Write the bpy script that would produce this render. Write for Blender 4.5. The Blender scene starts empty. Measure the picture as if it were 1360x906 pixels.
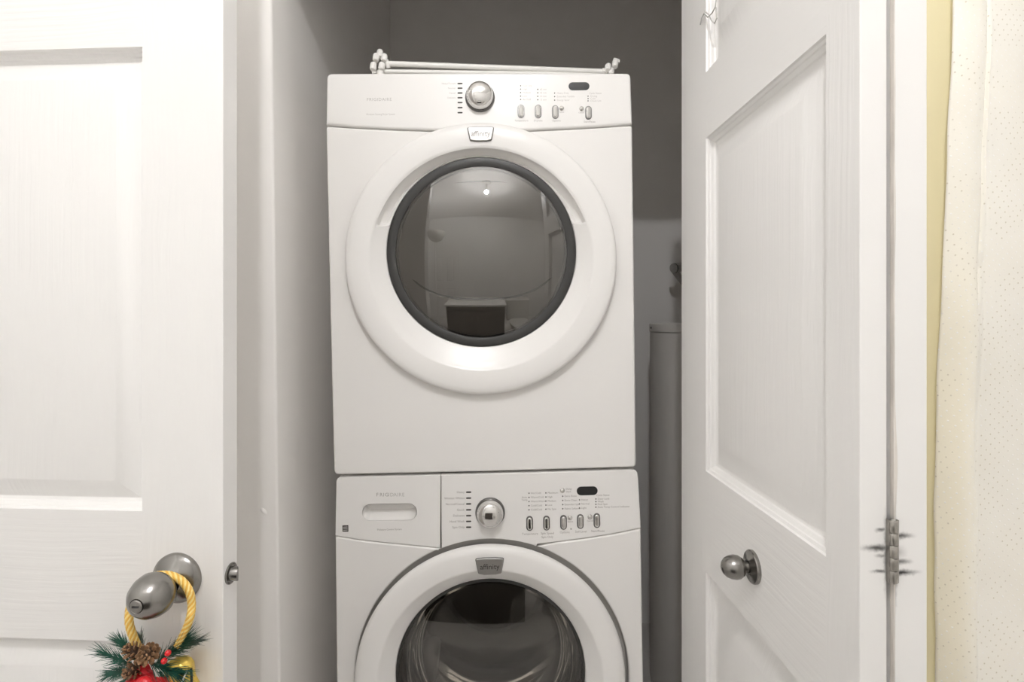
import bpy, bmesh, math, random
from mathutils import Vector, Matrix, noise
random.seed(7)
R = math.radians
PI = math.pi
SC = bpy.context.scene
COL = SC.collection

# ---------------------------------------------------------------- camera
F = 725.0                      # focal length in pixels of the 1360 x 906 frame
CX, CY = 680.0, 426.0          # principal point (level camera, lens shifted)
EYE = Vector((0, 0, 1.275))
cd = bpy.data.cameras.new('camera')
cam = bpy.data.objects.new('camera', cd)
COL.objects.link(cam)
cam.location = EYE
cam.rotation_euler = (R(90), 0, 0)
cd.sensor_width = 36
cd.sensor_fit = 'HORIZONTAL'
cd.lens = F / 1360 * 36
cd.shift_y = -(453 - CY) / 1360
cd.clip_start = 0.02
SC.camera = cam

# ---------------------------------------------------------------- world, light, exposure
W = bpy.data.worlds.new('world')
SC.world = W
W.use_nodes = True
W.node_tree.nodes['Background'].inputs[0].default_value = (0.9, 0.88, 0.85, 1)
W.node_tree.nodes['Background'].inputs[1].default_value = 0.05
SC.view_settings.view_transform = 'Standard'
SC.view_settings.look = 'None'
SC.view_settings.gamma = 1.0
SC.view_settings.use_curve_mapping = False
SC.view_settings.exposure = -0.40
SC.cycles.diffuse_bounces = 12
SC.cycles.max_bounces = 16
LAMP_POS = Vector((-0.03, -0.25, 2.56))
LAMP_STRENGTH = 1380.0
FILL_STRENGTH = 250.0
LIGHT_COLOR = (0.995, 0.988, 0.995)


# ---------------------------------------------------------------- materials
def nd(nt, kind, **kw):
    n = nt.nodes.new(kind)
    for k, v in kw.items():
        setattr(n, k, v)
    return n


def mat(name, color, rough=0.5, metal=0.0, bump=None, vary=0.0, vscale=4.0, coat=0.0, spec=0.5, stretch=(1, 1, 1)):
    """principled material; bump=(scale, strength, distance); vary = colour variation by noise"""
    m = bpy.data.materials.new(name)
    m.use_nodes = True
    nt = m.node_tree
    b = nt.nodes['Principled BSDF']
    b.inputs['Base Color'].default_value = (*color, 1)
    b.inputs['Roughness'].default_value = rough
    b.inputs['Metallic'].default_value = metal
    b.inputs['Coat Weight'].default_value = coat
    b.inputs['Specular IOR Level'].default_value = spec
    tc = nd(nt, 'ShaderNodeTexCoord')
    mp = nd(nt, 'ShaderNodeMapping')
    mp.inputs['Scale'].default_value = stretch
    nt.links.new(tc.outputs['Object'], mp.inputs['Vector'])
    if vary:
        n = nd(nt, 'ShaderNodeTexNoise')
        n.inputs['Scale'].default_value = vscale
        n.inputs['Detail'].default_value = 4
        nt.links.new(mp.outputs[0], n.inputs['Vector'])
        r = nd(nt, 'ShaderNodeValToRGB')
        r.color_ramp.elements[0].position = 0.3
        r.color_ramp.elements[1].position = 0.7
        r.color_ramp.elements[0].color = (*[max(0, c * (1 - vary)) for c in color], 1)
        r.color_ramp.elements[1].color = (*[min(1, c * (1 + vary)) for c in color], 1)
        nt.links.new(n.outputs['Fac'], r.inputs['Fac'])
        nt.links.new(r.outputs['Color'], b.inputs['Base Color'])
    if bump:
        n = nd(nt, 'ShaderNodeTexNoise')
        n.inputs['Scale'].default_value = bump[0]
        n.inputs['Detail'].default_value = 5
        nt.links.new(mp.outputs[0], n.inputs['Vector'])
        bp = nd(nt, 'ShaderNodeBump')
        bp.inputs['Strength'].default_value = bump[1]
        bp.inputs['Distance'].default_value = bump[2]
        nt.links.new(n.outputs['Fac'], bp.inputs['Height'])
        nt.links.new(bp.outputs['Normal'], b.inputs['Normal'])
    return m


def grain_mat(name, color, vertical):
    """painted moulded door skin with an embossed wood grain running along z or along x"""
    m = mat(name, color, 0.42)
    nt = m.node_tree
    b = nt.nodes['Principled BSDF']
    tc = nd(nt, 'ShaderNodeTexCoord')
    mp = nd(nt, 'ShaderNodeMapping')
    mp.inputs['Scale'].default_value = (150, 20, 3.0) if vertical else (4.0, 20, 150)
    nt.links.new(tc.outputs['Object'], mp.inputs['Vector'])
    # gentle waviness of the grain
    n0 = nd(nt, 'ShaderNodeTexNoise')
    n0.inputs['Scale'].default_value = 3.0
    nt.links.new(tc.outputs['Object'], n0.inputs['Vector'])
    mul = nd(nt, 'ShaderNodeVectorMath', operation='SCALE')
    mul.inputs['Scale'].default_value = 5.0
    nt.links.new(n0.outputs['Color'], mul.inputs[0])
    add = nd(nt, 'ShaderNodeVectorMath', operation='ADD')
    nt.links.new(mp.outputs[0], add.inputs[0])
    nt.links.new(mul.outputs[0], add.inputs[1])
    n = nd(nt, 'ShaderNodeTexNoise')
    n.inputs['Scale'].default_value = 1.0
    n.inputs['Detail'].default_value = 3
    nt.links.new(add.outputs[0], n.inputs['Vector'])
    r = nd(nt, 'ShaderNodeValToRGB')
    r.color_ramp.elements[0].position = 0.38
    r.color_ramp.elements[1].position = 0.6
    nt.links.new(n.outputs['Fac'], r.inputs['Fac'])
    bp = nd(nt, 'ShaderNodeBump')
    bp.inputs['Strength'].default_value = 0.22
    bp.inputs['Distance'].default_value = 0.0007
    nt.links.new(r.outputs['Color'], bp.inputs['Height'])
    nt.links.new(bp.outputs['Normal'], b.inputs['Normal'])
    return m


DOORWHITE = (0.86, 0.85, 0.835)
M = {}
M['grain_v'] = grain_mat('door_paint_vertical_grain', DOORWHITE, True)
M['grain_h'] = grain_mat('door_paint_horizontal_grain', DOORWHITE, False)
M['door_paint'] = mat('door_paint_plain', DOORWHITE, 0.42, bump=(220, 0.06, 0.001), vary=0.012, vscale=9)
M['chipped'] = mat('bare_chipped_edge', (0.70, 0.66, 0.61), 0.7, bump=(120, 0.6, 0.002), vary=0.2, vscale=40, stretch=(1, 1, 0.25))
M['wall'] = mat('closet_wall_paint', (0.87, 0.853, 0.832), 0.55, bump=(160, 0.10, 0.001), vary=0.015, vscale=3)
M['room_wall'] = mat('room_wall_paint', (0.885, 0.88, 0.868), 0.6, bump=(160, 0.1, 0.001))
M['ceiling'] = mat('ceiling_paint', (0.90, 0.892, 0.88), 0.8, bump=(120, 0.2, 0.001))
M['floor'] = mat('floor_tile', (0.64, 0.62, 0.60), 0.35, vary=0.1, vscale=6)
M['enamel'] = mat('white_enamel', (0.83, 0.815, 0.797), 0.22, coat=0.15, bump=(60, 0.015, 0.001), vary=0.006, vscale=2)
M['plastic_white'] = mat('white_plastic', (0.83, 0.817, 0.80), 0.28, vary=0.006, vscale=3)
M['rod_white'] = mat('white_coated_metal', (0.84, 0.83, 0.80), 0.35)
M['heater'] = mat('water_heater_enamel', (0.80, 0.775, 0.745), 0.35, vary=0.02)
M['chrome'] = mat('chrome', (0.74, 0.73, 0.715), 0.08, 1.0)
M['satin'] = mat('satin_chrome', (0.56, 0.55, 0.53), 0.30, 1.0)
M['nickel'] = mat('brushed_nickel', (0.29, 0.28, 0.265), 0.24, 1.0, vary=0.08, vscale=30)
M['hinge'] = mat('hinge_steel', (0.42, 0.40, 0.37), 0.33, 1.0, vary=0.2, vscale=60)
M['bracket'] = mat('dull_grey_steel', (0.46, 0.45, 0.43), 0.5, 0.0)
M['black'] = mat('black_display', (0.018, 0.018, 0.018), 0.35)
M['dark'] = mat('dark_rubber', (0.03, 0.03, 0.03), 0.6)
M['print_dark'] = mat('dark_print', (0.05, 0.045, 0.04), 0.6)
M['badge_print'] = mat('badge_print', (0.20, 0.19, 0.18), 0.5)
M['wire'] = mat('pale_grey_wire', (0.50, 0.49, 0.47), 0.4)
M['print'] = mat('grey_print', (0.36, 0.34, 0.32), 0.6)
M['print_faint'] = mat('faint_worn_print', (0.50, 0.485, 0.465), 0.5)
M['drum_light'] = mat('dryer_drum_steel', (0.30, 0.285, 0.265), 0.45, 0.0, vary=0.1, vscale=7)
M['drum_dark'] = mat('washer_drum_steel', (0.10, 0.097, 0.092), 0.32, 0.5, vary=0.2, vscale=9)
M['drum_fin'] = mat('drum_baffle_plastic', (0.22, 0.215, 0.205), 0.4)
M['rim'] = mat('dark_window_rim', (0.030, 0.029, 0.027), 0.42)
M['gasket'] = mat('grey_door_gasket', (0.42, 0.41, 0.39), 0.6)
M['badge_steel'] = mat('badge_steel', (0.45, 0.44, 0.425), 0.36, 1.0)
M['bezel'] = mat('dark_nickel_bezel', (0.20, 0.195, 0.19), 0.3, 1.0)
M['liner'] = mat('yellow_curtain_liner', (0.92, 0.84, 0.55), 0.6, bump=(40, 0.2, 0.002), vary=0.06, vscale=8, stretch=(1, 1, 0.15))
M['toilet'] = mat('porcelain', (0.82, 0.81, 0.78), 0.12, coat=0.3)
M['cabinet'] = mat('dark_cabinet_wood', (0.06, 0.05, 0.043), 0.4, vary=0.2, vscale=12, stretch=(1, 1, 0.1))
M['cone'] = mat('pine_cone_scale', (0.27, 0.15, 0.075), 0.6, vary=0.5, vscale=120)
M['needle'] = mat('pine_needle_green', (0.012, 0.085, 0.055), 0.45, vary=0.4, vscale=90)
M['needle_grey'] = mat('pine_needle_frosted', (0.10, 0.135, 0.115), 0.5, vary=0.3, vscale=90)
M['berry'] = mat('red_berry', (0.62, 0.012, 0.016), 0.2, coat=0.5)
M['ribbon'] = mat('red_satin_ribbon', (0.55, 0.015, 0.022), 0.35, bump=(260, 0.25, 0.001), vary=0.15, vscale=40)
M['gold'] = mat('gold_foil', (0.83, 0.60, 0.13), 0.3, 0.75, vary=0.12, vscale=50)
M['cord'] = mat('gold_cord', (0.93, 0.70, 0.27), 0.4, 0.15, vary=0.15, vscale=200)
M['cord_dark'] = mat('deep_gold_cord', (0.80, 0.47, 0.08), 0.45, 0.15)
M['cone_core'] = mat('pine_cone_core', (0.045, 0.022, 0.011), 0.8)
M['string'] = mat('white_string', (0.8, 0.78, 0.72), 0.6)
M['rope_dark'] = mat('black_cord', (0.02, 0.02, 0.02), 0.5)


def glass_mat(name, gloss, tint, rough=0.02):
    """tinted window glass: see-through tint plus a mirror-like front surface (Fresnel)"""
    m = bpy.data.materials.new(name)
    m.use_nodes = True
    nt = m.node_tree
    nt.nodes.clear()
    out = nd(nt, 'ShaderNodeOutputMaterial')
    mix = nd(nt, 'ShaderNodeMixShader')
    tr = nd(nt, 'ShaderNodeBsdfTransparent')
    tr.inputs['Color'].default_value = (*tint, 1)
    gl = nd(nt, 'ShaderNodeBsdfGlossy')
    gl.inputs['Color'].default_value = (0.97, 0.95, 0.92, 1)
    gl.inputs['Roughness'].default_value = rough
    fr = nd(nt, 'ShaderNodeFresnel')
    fr.inputs['IOR'].default_value = gloss
    nt.links.new(fr.outputs[0], mix.inputs['Fac'])
    nt.links.new(tr.outputs[0], mix.inputs[1])
    nt.links.new(gl.outputs[0], mix.inputs[2])
    nt.links.new(mix.outputs[0], out.inputs['Surface'])
    return m


M['dryer_glass'] = glass_mat('dryer_window_glass', 2.3, (0.72, 0.70, 0.67))
M['washer_glass'] = glass_mat('washer_window_glass', 1.9, (0.80, 0.79, 0.77))
M['bowl_glass'] = glass_mat('washer_bowl_glass', 1.6, (0.75, 0.74, 0.72), 0.05)


def emit_mat(name, color, strength):
    m = bpy.data.materials.new(name)
    m.use_nodes = True
    nt = m.node_tree
    nt.nodes.clear()
    out = nd(nt, 'ShaderNodeOutputMaterial')
    e = nd(nt, 'ShaderNodeEmission')
    e.inputs['Color'].default_value = (*color, 1)
    e.inputs['Strength'].default_value = strength
    nt.links.new(e.outputs[0], out.inputs['Surface'])
    return m


M['globe'] = emit_mat('lamp_globe_glow', LIGHT_COLOR, LAMP_STRENGTH)
M['fill_bulb'] = emit_mat('fill_lamp_bulb_glow', LIGHT_COLOR, FILL_STRENGTH)


def smear_mat(name, base, smears):
    """door-edge paint with black grease smears: smears = (x, z, half width, half height, strength) in object space"""
    m = mat(name, base, 0.42, bump=(200, 0.06, 0.001))
    nt = m.node_tree
    b = nt.nodes['Principled BSDF']
    tc = nd(nt, 'ShaderNodeTexCoord')
    # break the outlines up a little
    n = nd(nt, 'ShaderNodeTexNoise')
    n.inputs['Scale'].default_value = 160
    n.inputs['Detail'].default_value = 4
    nt.links.new(tc.outputs['Object'], n.inputs['Vector'])
    sub = nd(nt, 'ShaderNodeVectorMath', operation='SUBTRACT')
    sub.inputs[1].default_value = (0.5, 0.5, 0.5)
    nt.links.new(n.outputs['Color'], sub.inputs[0])
    sc_ = nd(nt, 'ShaderNodeVectorMath', operation='SCALE')
    sc_.inputs['Scale'].default_value = 0.005
    nt.links.new(sub.outputs[0], sc_.inputs[0])
    ad = nd(nt, 'ShaderNodeVectorMath', operation='ADD')
    nt.links.new(tc.outputs['Object'], ad.inputs[0])
    nt.links.new(sc_.outputs[0], ad.inputs[1])
    total = None
    for (x, z, hw, hh, st) in smears:
        s = nd(nt, 'ShaderNodeVectorMath', operation='SUBTRACT')
        s.inputs[1].default_value = (0, x, z)
        nt.links.new(ad.outputs[0], s.inputs[0])
        mu = nd(nt, 'ShaderNodeVectorMath', operation='MULTIPLY')
        mu.inputs[1].default_value = (0, 1 / (hw * 1.25), 1 / (hh * 1.75))
        nt.links.new(s.outputs[0], mu.inputs[0])
        ln = nd(nt, 'ShaderNodeVectorMath', operation='LENGTH')
        nt.links.new(mu.outputs[0], ln.inputs[0])
        mr = nd(nt, 'ShaderNodeMapRange', interpolation_type='SMOOTHSTEP')
        mr.inputs['From Min'].default_value = 0.0
        mr.inputs['From Max'].default_value = 1.0
        mr.inputs['To Min'].default_value = st
        mr.inputs['To Max'].default_value = 0.0
        nt.links.new(ln.outputs['Value'], mr.inputs['Value'])
        if total is None:
            total = mr.outputs[0]
        else:
            mx = nd(nt, 'ShaderNodeMath', operation='MAXIMUM')
            nt.links.new(total, mx.inputs[0])
            nt.links.new(mr.outputs[0], mx.inputs[1])
            total = mx.outputs[0]
    mix = nd(nt, 'ShaderNodeMixRGB')
    mix.inputs['Color1'].default_value = (*base, 1)
    mix.inputs['Color2'].default_value = (0.03, 0.027, 0.024, 1)
    nt.links.new(total, mix.inputs['Fac'])
    nt.links.new(mix.outputs[0], b.inputs['Base Color'])
    return m


def curtain_mat():
    m = bpy.data.materials.new('dotted_cream_curtain')
    m.use_nodes = True
    nt = m.node_tree
    b = nt.nodes['Principled BSDF']
    b.inputs['Roughness'].default_value = 0.45
    uv = nd(nt, 'ShaderNodeUVMap')
    mp = nd(nt, 'ShaderNodeMapping')
    mp.inputs['Rotation'].default_value = (0, 0, R(38))
    nt.links.new(uv.outputs[0], mp.inputs['Vector'])
    vo = nd(nt, 'ShaderNodeTexVoronoi')
    vo.voronoi_dimensions = '2D'
    vo.inputs['Scale'].default_value = 1 / 0.0118
    vo.inputs['Randomness'].default_value = 0.08
    nt.links.new(mp.outputs[0], vo.inputs['Vector'])
    r = nd(nt, 'ShaderNodeMapRange', interpolation_type='SMOOTHSTEP')
    r.inputs['From Min'].default_value = 0.06
    r.inputs['From Max'].default_value = 0.14
    r.inputs['To Min'].default_value = 1.0
    r.inputs['To Max'].default_value = 0.0
    nt.links.new(vo.outputs['Distance'], r.inputs['Value'])
    n = nd(nt, 'ShaderNodeTexNoise')
    n.inputs['Scale'].default_value = 9
    n.inputs['Detail'].default_value = 5
    nt.links.new(uv.outputs[0], n.inputs['Vector'])
    # glint and shade of the embossed dots
    pick = nd(nt, 'ShaderNodeTexNoise')
    pick.inputs['Scale'].default_value = 14
    nt.links.new(uv.outputs[0], pick.inputs['Vector'])
    pr = nd(nt, 'ShaderNodeValToRGB')
    pr.color_ramp.elements[0].position = 0.46
    pr.color_ramp.elements[1].position = 0.54
    pr.color_ramp.elements[0].color = (0.66, 0.60, 0.48, 1)
    pr.color_ramp.elements[1].color = (0.99, 0.985, 0.97, 1)
    nt.links.new(pick.outputs['Fac'], pr.inputs['Fac'])
    base = nd(nt, 'ShaderNodeValToRGB')
    base.color_ramp.elements[0].position = 0.3
    base.color_ramp.elements[1].position = 0.7
    base.color_ramp.elements[0].color = (0.925, 0.895, 0.815, 1)
    base.color_ramp.elements[1].color = (0.94, 0.92, 0.855, 1)
    nt.links.new(n.outputs['Fac'], base.inputs['Fac'])
    mix = nd(nt, 'ShaderNodeMixRGB')
    mulf = nd(nt, 'ShaderNodeMath', operation='MULTIPLY')
    mulf.inputs[1].default_value = 0.8
    nt.links.new(r.outputs[0], mulf.inputs[0])
    nt.links.new(mulf.outputs[0], mix.inputs['Fac'])
    # yellow light from the liner, painted as a band along the hem, fading upward
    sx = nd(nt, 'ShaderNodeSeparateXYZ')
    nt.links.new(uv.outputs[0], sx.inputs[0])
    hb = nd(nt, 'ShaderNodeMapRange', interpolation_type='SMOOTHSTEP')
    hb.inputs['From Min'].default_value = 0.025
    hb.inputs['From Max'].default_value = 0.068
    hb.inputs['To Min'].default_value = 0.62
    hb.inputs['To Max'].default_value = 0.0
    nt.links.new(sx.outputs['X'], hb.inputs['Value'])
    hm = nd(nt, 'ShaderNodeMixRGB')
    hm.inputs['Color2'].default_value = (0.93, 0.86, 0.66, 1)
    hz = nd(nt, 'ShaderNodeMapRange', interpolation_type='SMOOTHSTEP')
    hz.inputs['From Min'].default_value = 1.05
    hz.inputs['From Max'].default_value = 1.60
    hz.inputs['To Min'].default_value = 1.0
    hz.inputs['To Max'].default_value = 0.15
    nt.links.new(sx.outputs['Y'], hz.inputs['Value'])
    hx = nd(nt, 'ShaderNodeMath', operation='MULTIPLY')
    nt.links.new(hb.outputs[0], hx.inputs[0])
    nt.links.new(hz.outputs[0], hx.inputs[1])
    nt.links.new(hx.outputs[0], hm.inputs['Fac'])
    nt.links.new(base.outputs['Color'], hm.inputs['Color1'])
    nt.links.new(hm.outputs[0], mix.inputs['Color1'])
    nt.links.new(pr.outputs['Color'], mix.inputs['Color2'])
    nt.links.new(mix.outputs[0], b.inputs['Base Color'])
    add = nd(nt, 'ShaderNodeMath', operation='MULTIPLY_ADD')
    add.inputs[1].default_value = 0.5
    nt.links.new(n.outputs['Fac'], add.inputs[0])
    nt.links.new(r.outputs[0], add.inputs[2])
    bp = nd(nt, 'ShaderNodeBump')
    bp.inputs['Strength'].default_value = 0.35
    bp.inputs['Distance'].default_value = 0.0012
    nt.links.new(add.outputs[0], bp.inputs['Height'])
    nt.links.new(bp.outputs['Normal'], b.inputs['Normal'])
    return m


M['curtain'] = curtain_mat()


# ---------------------------------------------------------------- object helpers
def link_mesh(name, me, m=None, parent=None, smooth=35):
    if m is not None:
        ms = m if isinstance(m, (list, tuple)) else [m]
        for x in ms:
            me.materials.append(x)
    if smooth:
        for p in me.polygons:
            p.use_smooth = True
        me.set_sharp_from_angle(angle=R(smooth))
    o = bpy.data.objects.new(name, me)
    COL.objects.link(o)
    if parent is not None:
        o.parent = parent
    return o


def obj(name, bm, m=None, parent=None, smooth=35, recalc=True):
    me = bpy.data.meshes.new(name)
    if recalc:
        bmesh.ops.recalc_face_normals(bm, faces=bm.faces[:])
    bm.to_mesh(me)
    bm.free()
    return link_mesh(name, me, m, parent, smooth)


def tag(o, label=None, cat=None, group=None, kind=None):
    if label: o['label'] = label
    if cat: o['category'] = cat
    if group: o['group'] = group
    if kind: o['kind'] = kind
    return o


def empty(name, loc, rot=(0, 0, 0)):
    o = bpy.data.objects.new(name, None)
    COL.objects.link(o)
    o.location = loc
    o.rotation_euler = rot
    o.empty_display_size = 0.05
    return o


def add_box(bm, x0, x1, y0, y1, z0, z1, bev=0.0, seg=2):
    r = bmesh.ops.create_cube(bm, size=1)
    vs = r['verts']
    for v in vs:
        v.co = Vector((x0 if v.co.x < 0 else x1, y0 if v.co.y < 0 else y1, z0 if v.co.z < 0 else z1))
    if bev:
        es = list({e for v in vs for e in v.link_edges})
        bmesh.ops.bevel(bm, geom=es, offset=bev, segments=seg, profile=0.5, affect='EDGES')
    return bm


def box(*a, **k):
    return add_box(bmesh.new(), *a, **k)


def frame_at(p, axis):
    """matrix with origin p and z along axis"""
    z = Vector(axis).normalized()
    x = z.orthogonal().normalized()
    y = z.cross(x)
    m = Matrix((x, y, z)).transposed().to_4x4()
    m.translation = Vector(p)
    return m


def add_lathe(bm, prof, seg=32, mtx=None, cap0=False, cap1=False):
    """prof = (radius, height) along z of mtx"""
    mtx = mtx or Matrix()
    rings = []
    for (r, h) in prof:
        if r < 1e-6:
            rings.append([bm.verts.new(mtx @ Vector((0, 0, h)))])
        else:
            rings.append([bm.verts.new(mtx @ Vector((r * math.cos(2 * PI * i / seg), r * math.sin(2 * PI * i / seg), h))) for i in range(seg)])
    for a, b in zip(rings, rings[1:]):
        for i in range(seg):
            j = (i + 1) % seg
            if len(a) == 1 and len(b) == 1:
                continue
            if len(a) == 1:
                bm.faces.new((a[0], b[i], b[j]))
            elif len(b) == 1:
                bm.faces.new((a[i], b[0], a[j]))
            else:
                bm.faces.new((a[i], b[i], b[j], a[j]))
    if cap0 and len(rings[0]) > 1: bm.faces.new(rings[0][::-1])
    if cap1 and len(rings[-1]) > 1: bm.faces.new(rings[-1])
    return bm


def add_tube(bm, pts, r, seg=8, cap=True):
    """tube through points; r number or list"""
    pts = [Vector(p) for p in pts]
    n = len(pts)
    rs = r if isinstance(r, (list, tuple)) else [r] * n
    t0 = (pts[1] - pts[0]).normalized()
    u = t0.orthogonal().normalized()
    rings = []
    for i, p in enumerate(pts):
        t = (pts[min(i + 1, n - 1)] - pts[max(i - 1, 0)]).normalized()
        u = (u - t * u.dot(t))
        u = u.normalized() if u.length > 1e-6 else t.orthogonal().normalized()
        v = t.cross(u)
        rings.append([bm.verts.new(p + (u * math.cos(2 * PI * k / seg) + v * math.sin(2 * PI * k / seg)) * rs[i]) for k in range(seg)])
    for a, b in zip(rings, rings[1:]):
        for k in range(seg):
            j = (k + 1) % seg
            bm.faces.new((a[k], a[j], b[j], b[k]))
    if cap:
        bm.faces.new(rings[0][::-1])
        bm.faces.new(rings[-1])
    return bm


def fillet(pts, radii, n=5):
    """round the corners of a closed 2D polygon; radii per vertex"""
    out = []
    N = len(pts)
    for i, p in enumerate(pts):
        r = radii[i]
        p = Vector(p)
        if r <= 0:
            out.append(tuple(p)); continue
        a = Vector(pts[i - 1]) - p
        b = Vector(pts[(i + 1) % N]) - p
        ang = a.angle(b)
        d = min(r / math.tan(ang / 2), a.length * 0.49, b.length * 0.49)
        s, e = p + a.normalized() * d, p + b.normalized() * d
        for k in range(n + 1):
            t = k / n
            out.append(tuple(s * (1 - t) ** 2 + p * 2 * t * (1 - t) + e * t * t))
    return out


def plate(name, outlines, y_front, thick, bev, m, parent, smooth=40, res=3):
    """flat plate in the local xz plane from closed 2D outlines (first outer, others holes); front at y_front facing -y"""
    cu = bpy.data.curves.new(name, 'CURVE')
    cu.dimensions = '2D'
    cu.fill_mode = 'BOTH'
    for pts in outlines:
        sp = cu.splines.new('POLY')
        sp.points.add(len(pts) - 1)
        for q, (x, z) in zip(sp.points, pts):
            q.co = (x, z, 0, 1)
        sp.use_cyclic_u = True
    cu.extrude = max(thick / 2 - bev, 0.00001)
    cu.bevel_depth = bev
    cu.bevel_resolution = res
    cu.offset = -bev
    t = bpy.data.objects.new('tmp', cu)
    me = bpy.data.meshes.new_from_object(t)
    bpy.data.objects.remove(t)
    bpy.data.curves.remove(cu)
    for v in me.vertices:
        x, y, z = v.co
        v.co = (x, y_front + thick / 2 - z, y)
    me.name = name
    return link_mesh(name, me, m, parent, smooth)


def pill(cx, cz, w, h, n=8):
    """pill outline"""
    r = min(w, h) / 2
    pts = []
    if w >= h:
        for k in range(n + 1):
            a = -PI / 2 + PI * k / n
            pts.append((cx + w / 2 - r + r * math.cos(a), cz + r * math.sin(a)))
        for k in range(n + 1):
            a = PI / 2 + PI * k / n
            pts.append((cx - w / 2 + r + r * math.cos(a), cz + r * math.sin(a)))
    else:
        for k in range(n + 1):
            a = PI * k / n
            pts.append((cx + r * math.cos(a), cz + h / 2 - r + r * math.sin(a)))
        for k in range(n + 1):
            a = PI + PI * k / n
            pts.append((cx + r * math.cos(a), cz - h / 2 + r + r * math.sin(a)))
    return pts


def text(name, body, x, z, y, size, m, parent, align='LEFT', spacing=1.0, ext=0.00015, line=1.0, char=1.0):
    cu = bpy.data.curves.new(name, 'FONT')
    cu.body = body
    cu.size = size
    cu.align_x = align
    cu.align_y = 'CENTER'
    cu.space_character = spacing
    cu.space_line = line
    cu.resolution_u = 2
    cu.extrude = ext
    t = bpy.data.objects.new('tmp', cu)
    me = bpy.data.meshes.new_from_object(t)
    bpy.data.objects.remove(t)
    bpy.data.curves.remove(cu)
    for v in me.vertices:
        a, b, c = v.co
        v.co = (x + a * char, y - c, z + b)
    me.name = name
    return link_mesh(name, me, m, parent, 0)


class Plane:
    """local frame of a thing whose front is the plane y=0; p() gives local coordinates (x, z) of what the surveyed photo pixel shows"""
    def __init__(self, o):
        bpy.context.view_layer.update()
        self.m = o.matrix_world.copy()
        self.i = self.m.inverted()

    def p(self, px, py, y=0.0):
        d = Vector(((px - CX) / F, 1, -(py - CY) / F))
        e = self.i @ EYE
        dl = self.i.to_3x3() @ d
        t = (y - e.y) / dl.y
        q = e + dl * t
        return (q.x, q.z)


def world_at(px, py, Y):
    return Vector(((px - CX) / F * Y, Y, EYE.z - (py - CY) / F * Y))


# ---------------------------------------------------------------- room shell
YF = 1.15          # plane of the closet front wall (room side)
LEAN = -0.0125     # the left corner is slightly out of plumb


def lean_box(name, x0, x1, y0, y1, z0, z1, m, bev=0.0, lean=LEAN):
    bm = bmesh.new()
    add_box(bm, x0, x1, y0, y1, z0, z1)
    if bev:
        es = [e for e in bm.edges if abs(e.verts[0].co.x - x1) < 1e-5 and abs(e.verts[1].co.x - x1) < 1e-5
              and abs(e.verts[0].co.y - y0) < 1e-5 and abs(e.verts[1].co.y - y0) < 1e-5]
        bmesh.ops.bevel(bm, geom=es, offset=bev, segments=4, profile=0.5, affect='EDGES')
    for v in bm.verts:
        if v.co.x > x0 + 1e-4:
            v.co.x += lean * (v.co.z - EYE.z)
    return obj(name, bm, m)


def structure(o, label, cat='wall'):
    return tag(o, label, cat, kind='structure')


XL = -0.4985       # closet left side wall
structure(obj('floor', box(-1.6, 1.7, -1.75, 2.45, -0.08, 0.0), M['floor']), 'dark tiled floor under the stacked laundry machines', 'floor')
structure(obj('ceiling', box(-1.6, 1.7, -1.75, 2.45, 2.76, 2.84), M['ceiling']), 'white painted ceiling over the room and the closet', 'ceiling')
wfl = structure(lean_box('wall_front_left', -1.6, XL, YF, YF + 0.12, 0, 2.76, M['wall'], bev=0.006),
                'narrow grey-white wall face between the left door and the closet opening')
structure(lean_box('wall_closet_left', XL - 0.1, XL, YF + 0.12, 2.33, 0, 2.76, M['wall']),
          'grey-white side wall of the closet left of the machines')
structure(obj('wall_closet_back', box(-1.6, 1.7, 2.30, 2.45, 0, 2.76), M['wall']), 'shaded grey wall at the back of the closet behind the machines')
structure(obj('wall_closet_right', box(1.08, 1.18, YF + 0.12, 2.30, 0, 2.76), M['wall']), 'side wall of the closet to the right of the water heater')
structure(obj('wall_front_right', box(0.475, 1.7, YF, YF + 0.12, 0, 2.76), M['wall']), 'wall face behind the shower curtain right of the folding door')
structure(obj('wall_header', box(-0.57, 0.475, YF, YF + 0.12, 2.085, 2.76), M['wall']), 'wall above the closet opening')
structure(obj('wall_left', box(-1.7, -1.6, -1.75, 2.45, 0, 2.76), M['room_wall']), 'white left wall of the room')
structure(obj('wall_right', box(1.7, 1.8, -1.75, 2.45, 0, 2.76), M['room_wall']), 'white right wall of the room beyond the shower curtain')
structure(obj('wall_back', box(-1.7, 1.8, -1.85, -1.75, 0, 2.76), M['room_wall']), 'white wall of the room opposite the closet')
# small plaster chip in the corner of the left wall
bm = bmesh.new()
q = world_at(350, 679, YF)
add_lathe(bm, [(0.0001, -0.0035), (0.004, -0.003), (0.008, -0.0008), (0.010, 0.0005)], 14, frame_at(q, (0, 1, 0)) @ Matrix.Diagonal((0.55, 1, 1, 1)))
obj('plaster_bump', bm, M['wall'], wfl).matrix_parent_inverse = Matrix()


# ---------------------------------------------------------------- doors
MOULD = [(0.0, 0.0), (0.0010, 0.0038), (0.0038, 0.0058), (0.0044, 0.0082), (0.0082, 0.0118), (0.0092, 0.0145), (0.0130, 0.0168), (0.0140, 0.0168), (0.0405, 0.0038), (0.0430, 0.0032)]


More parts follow.
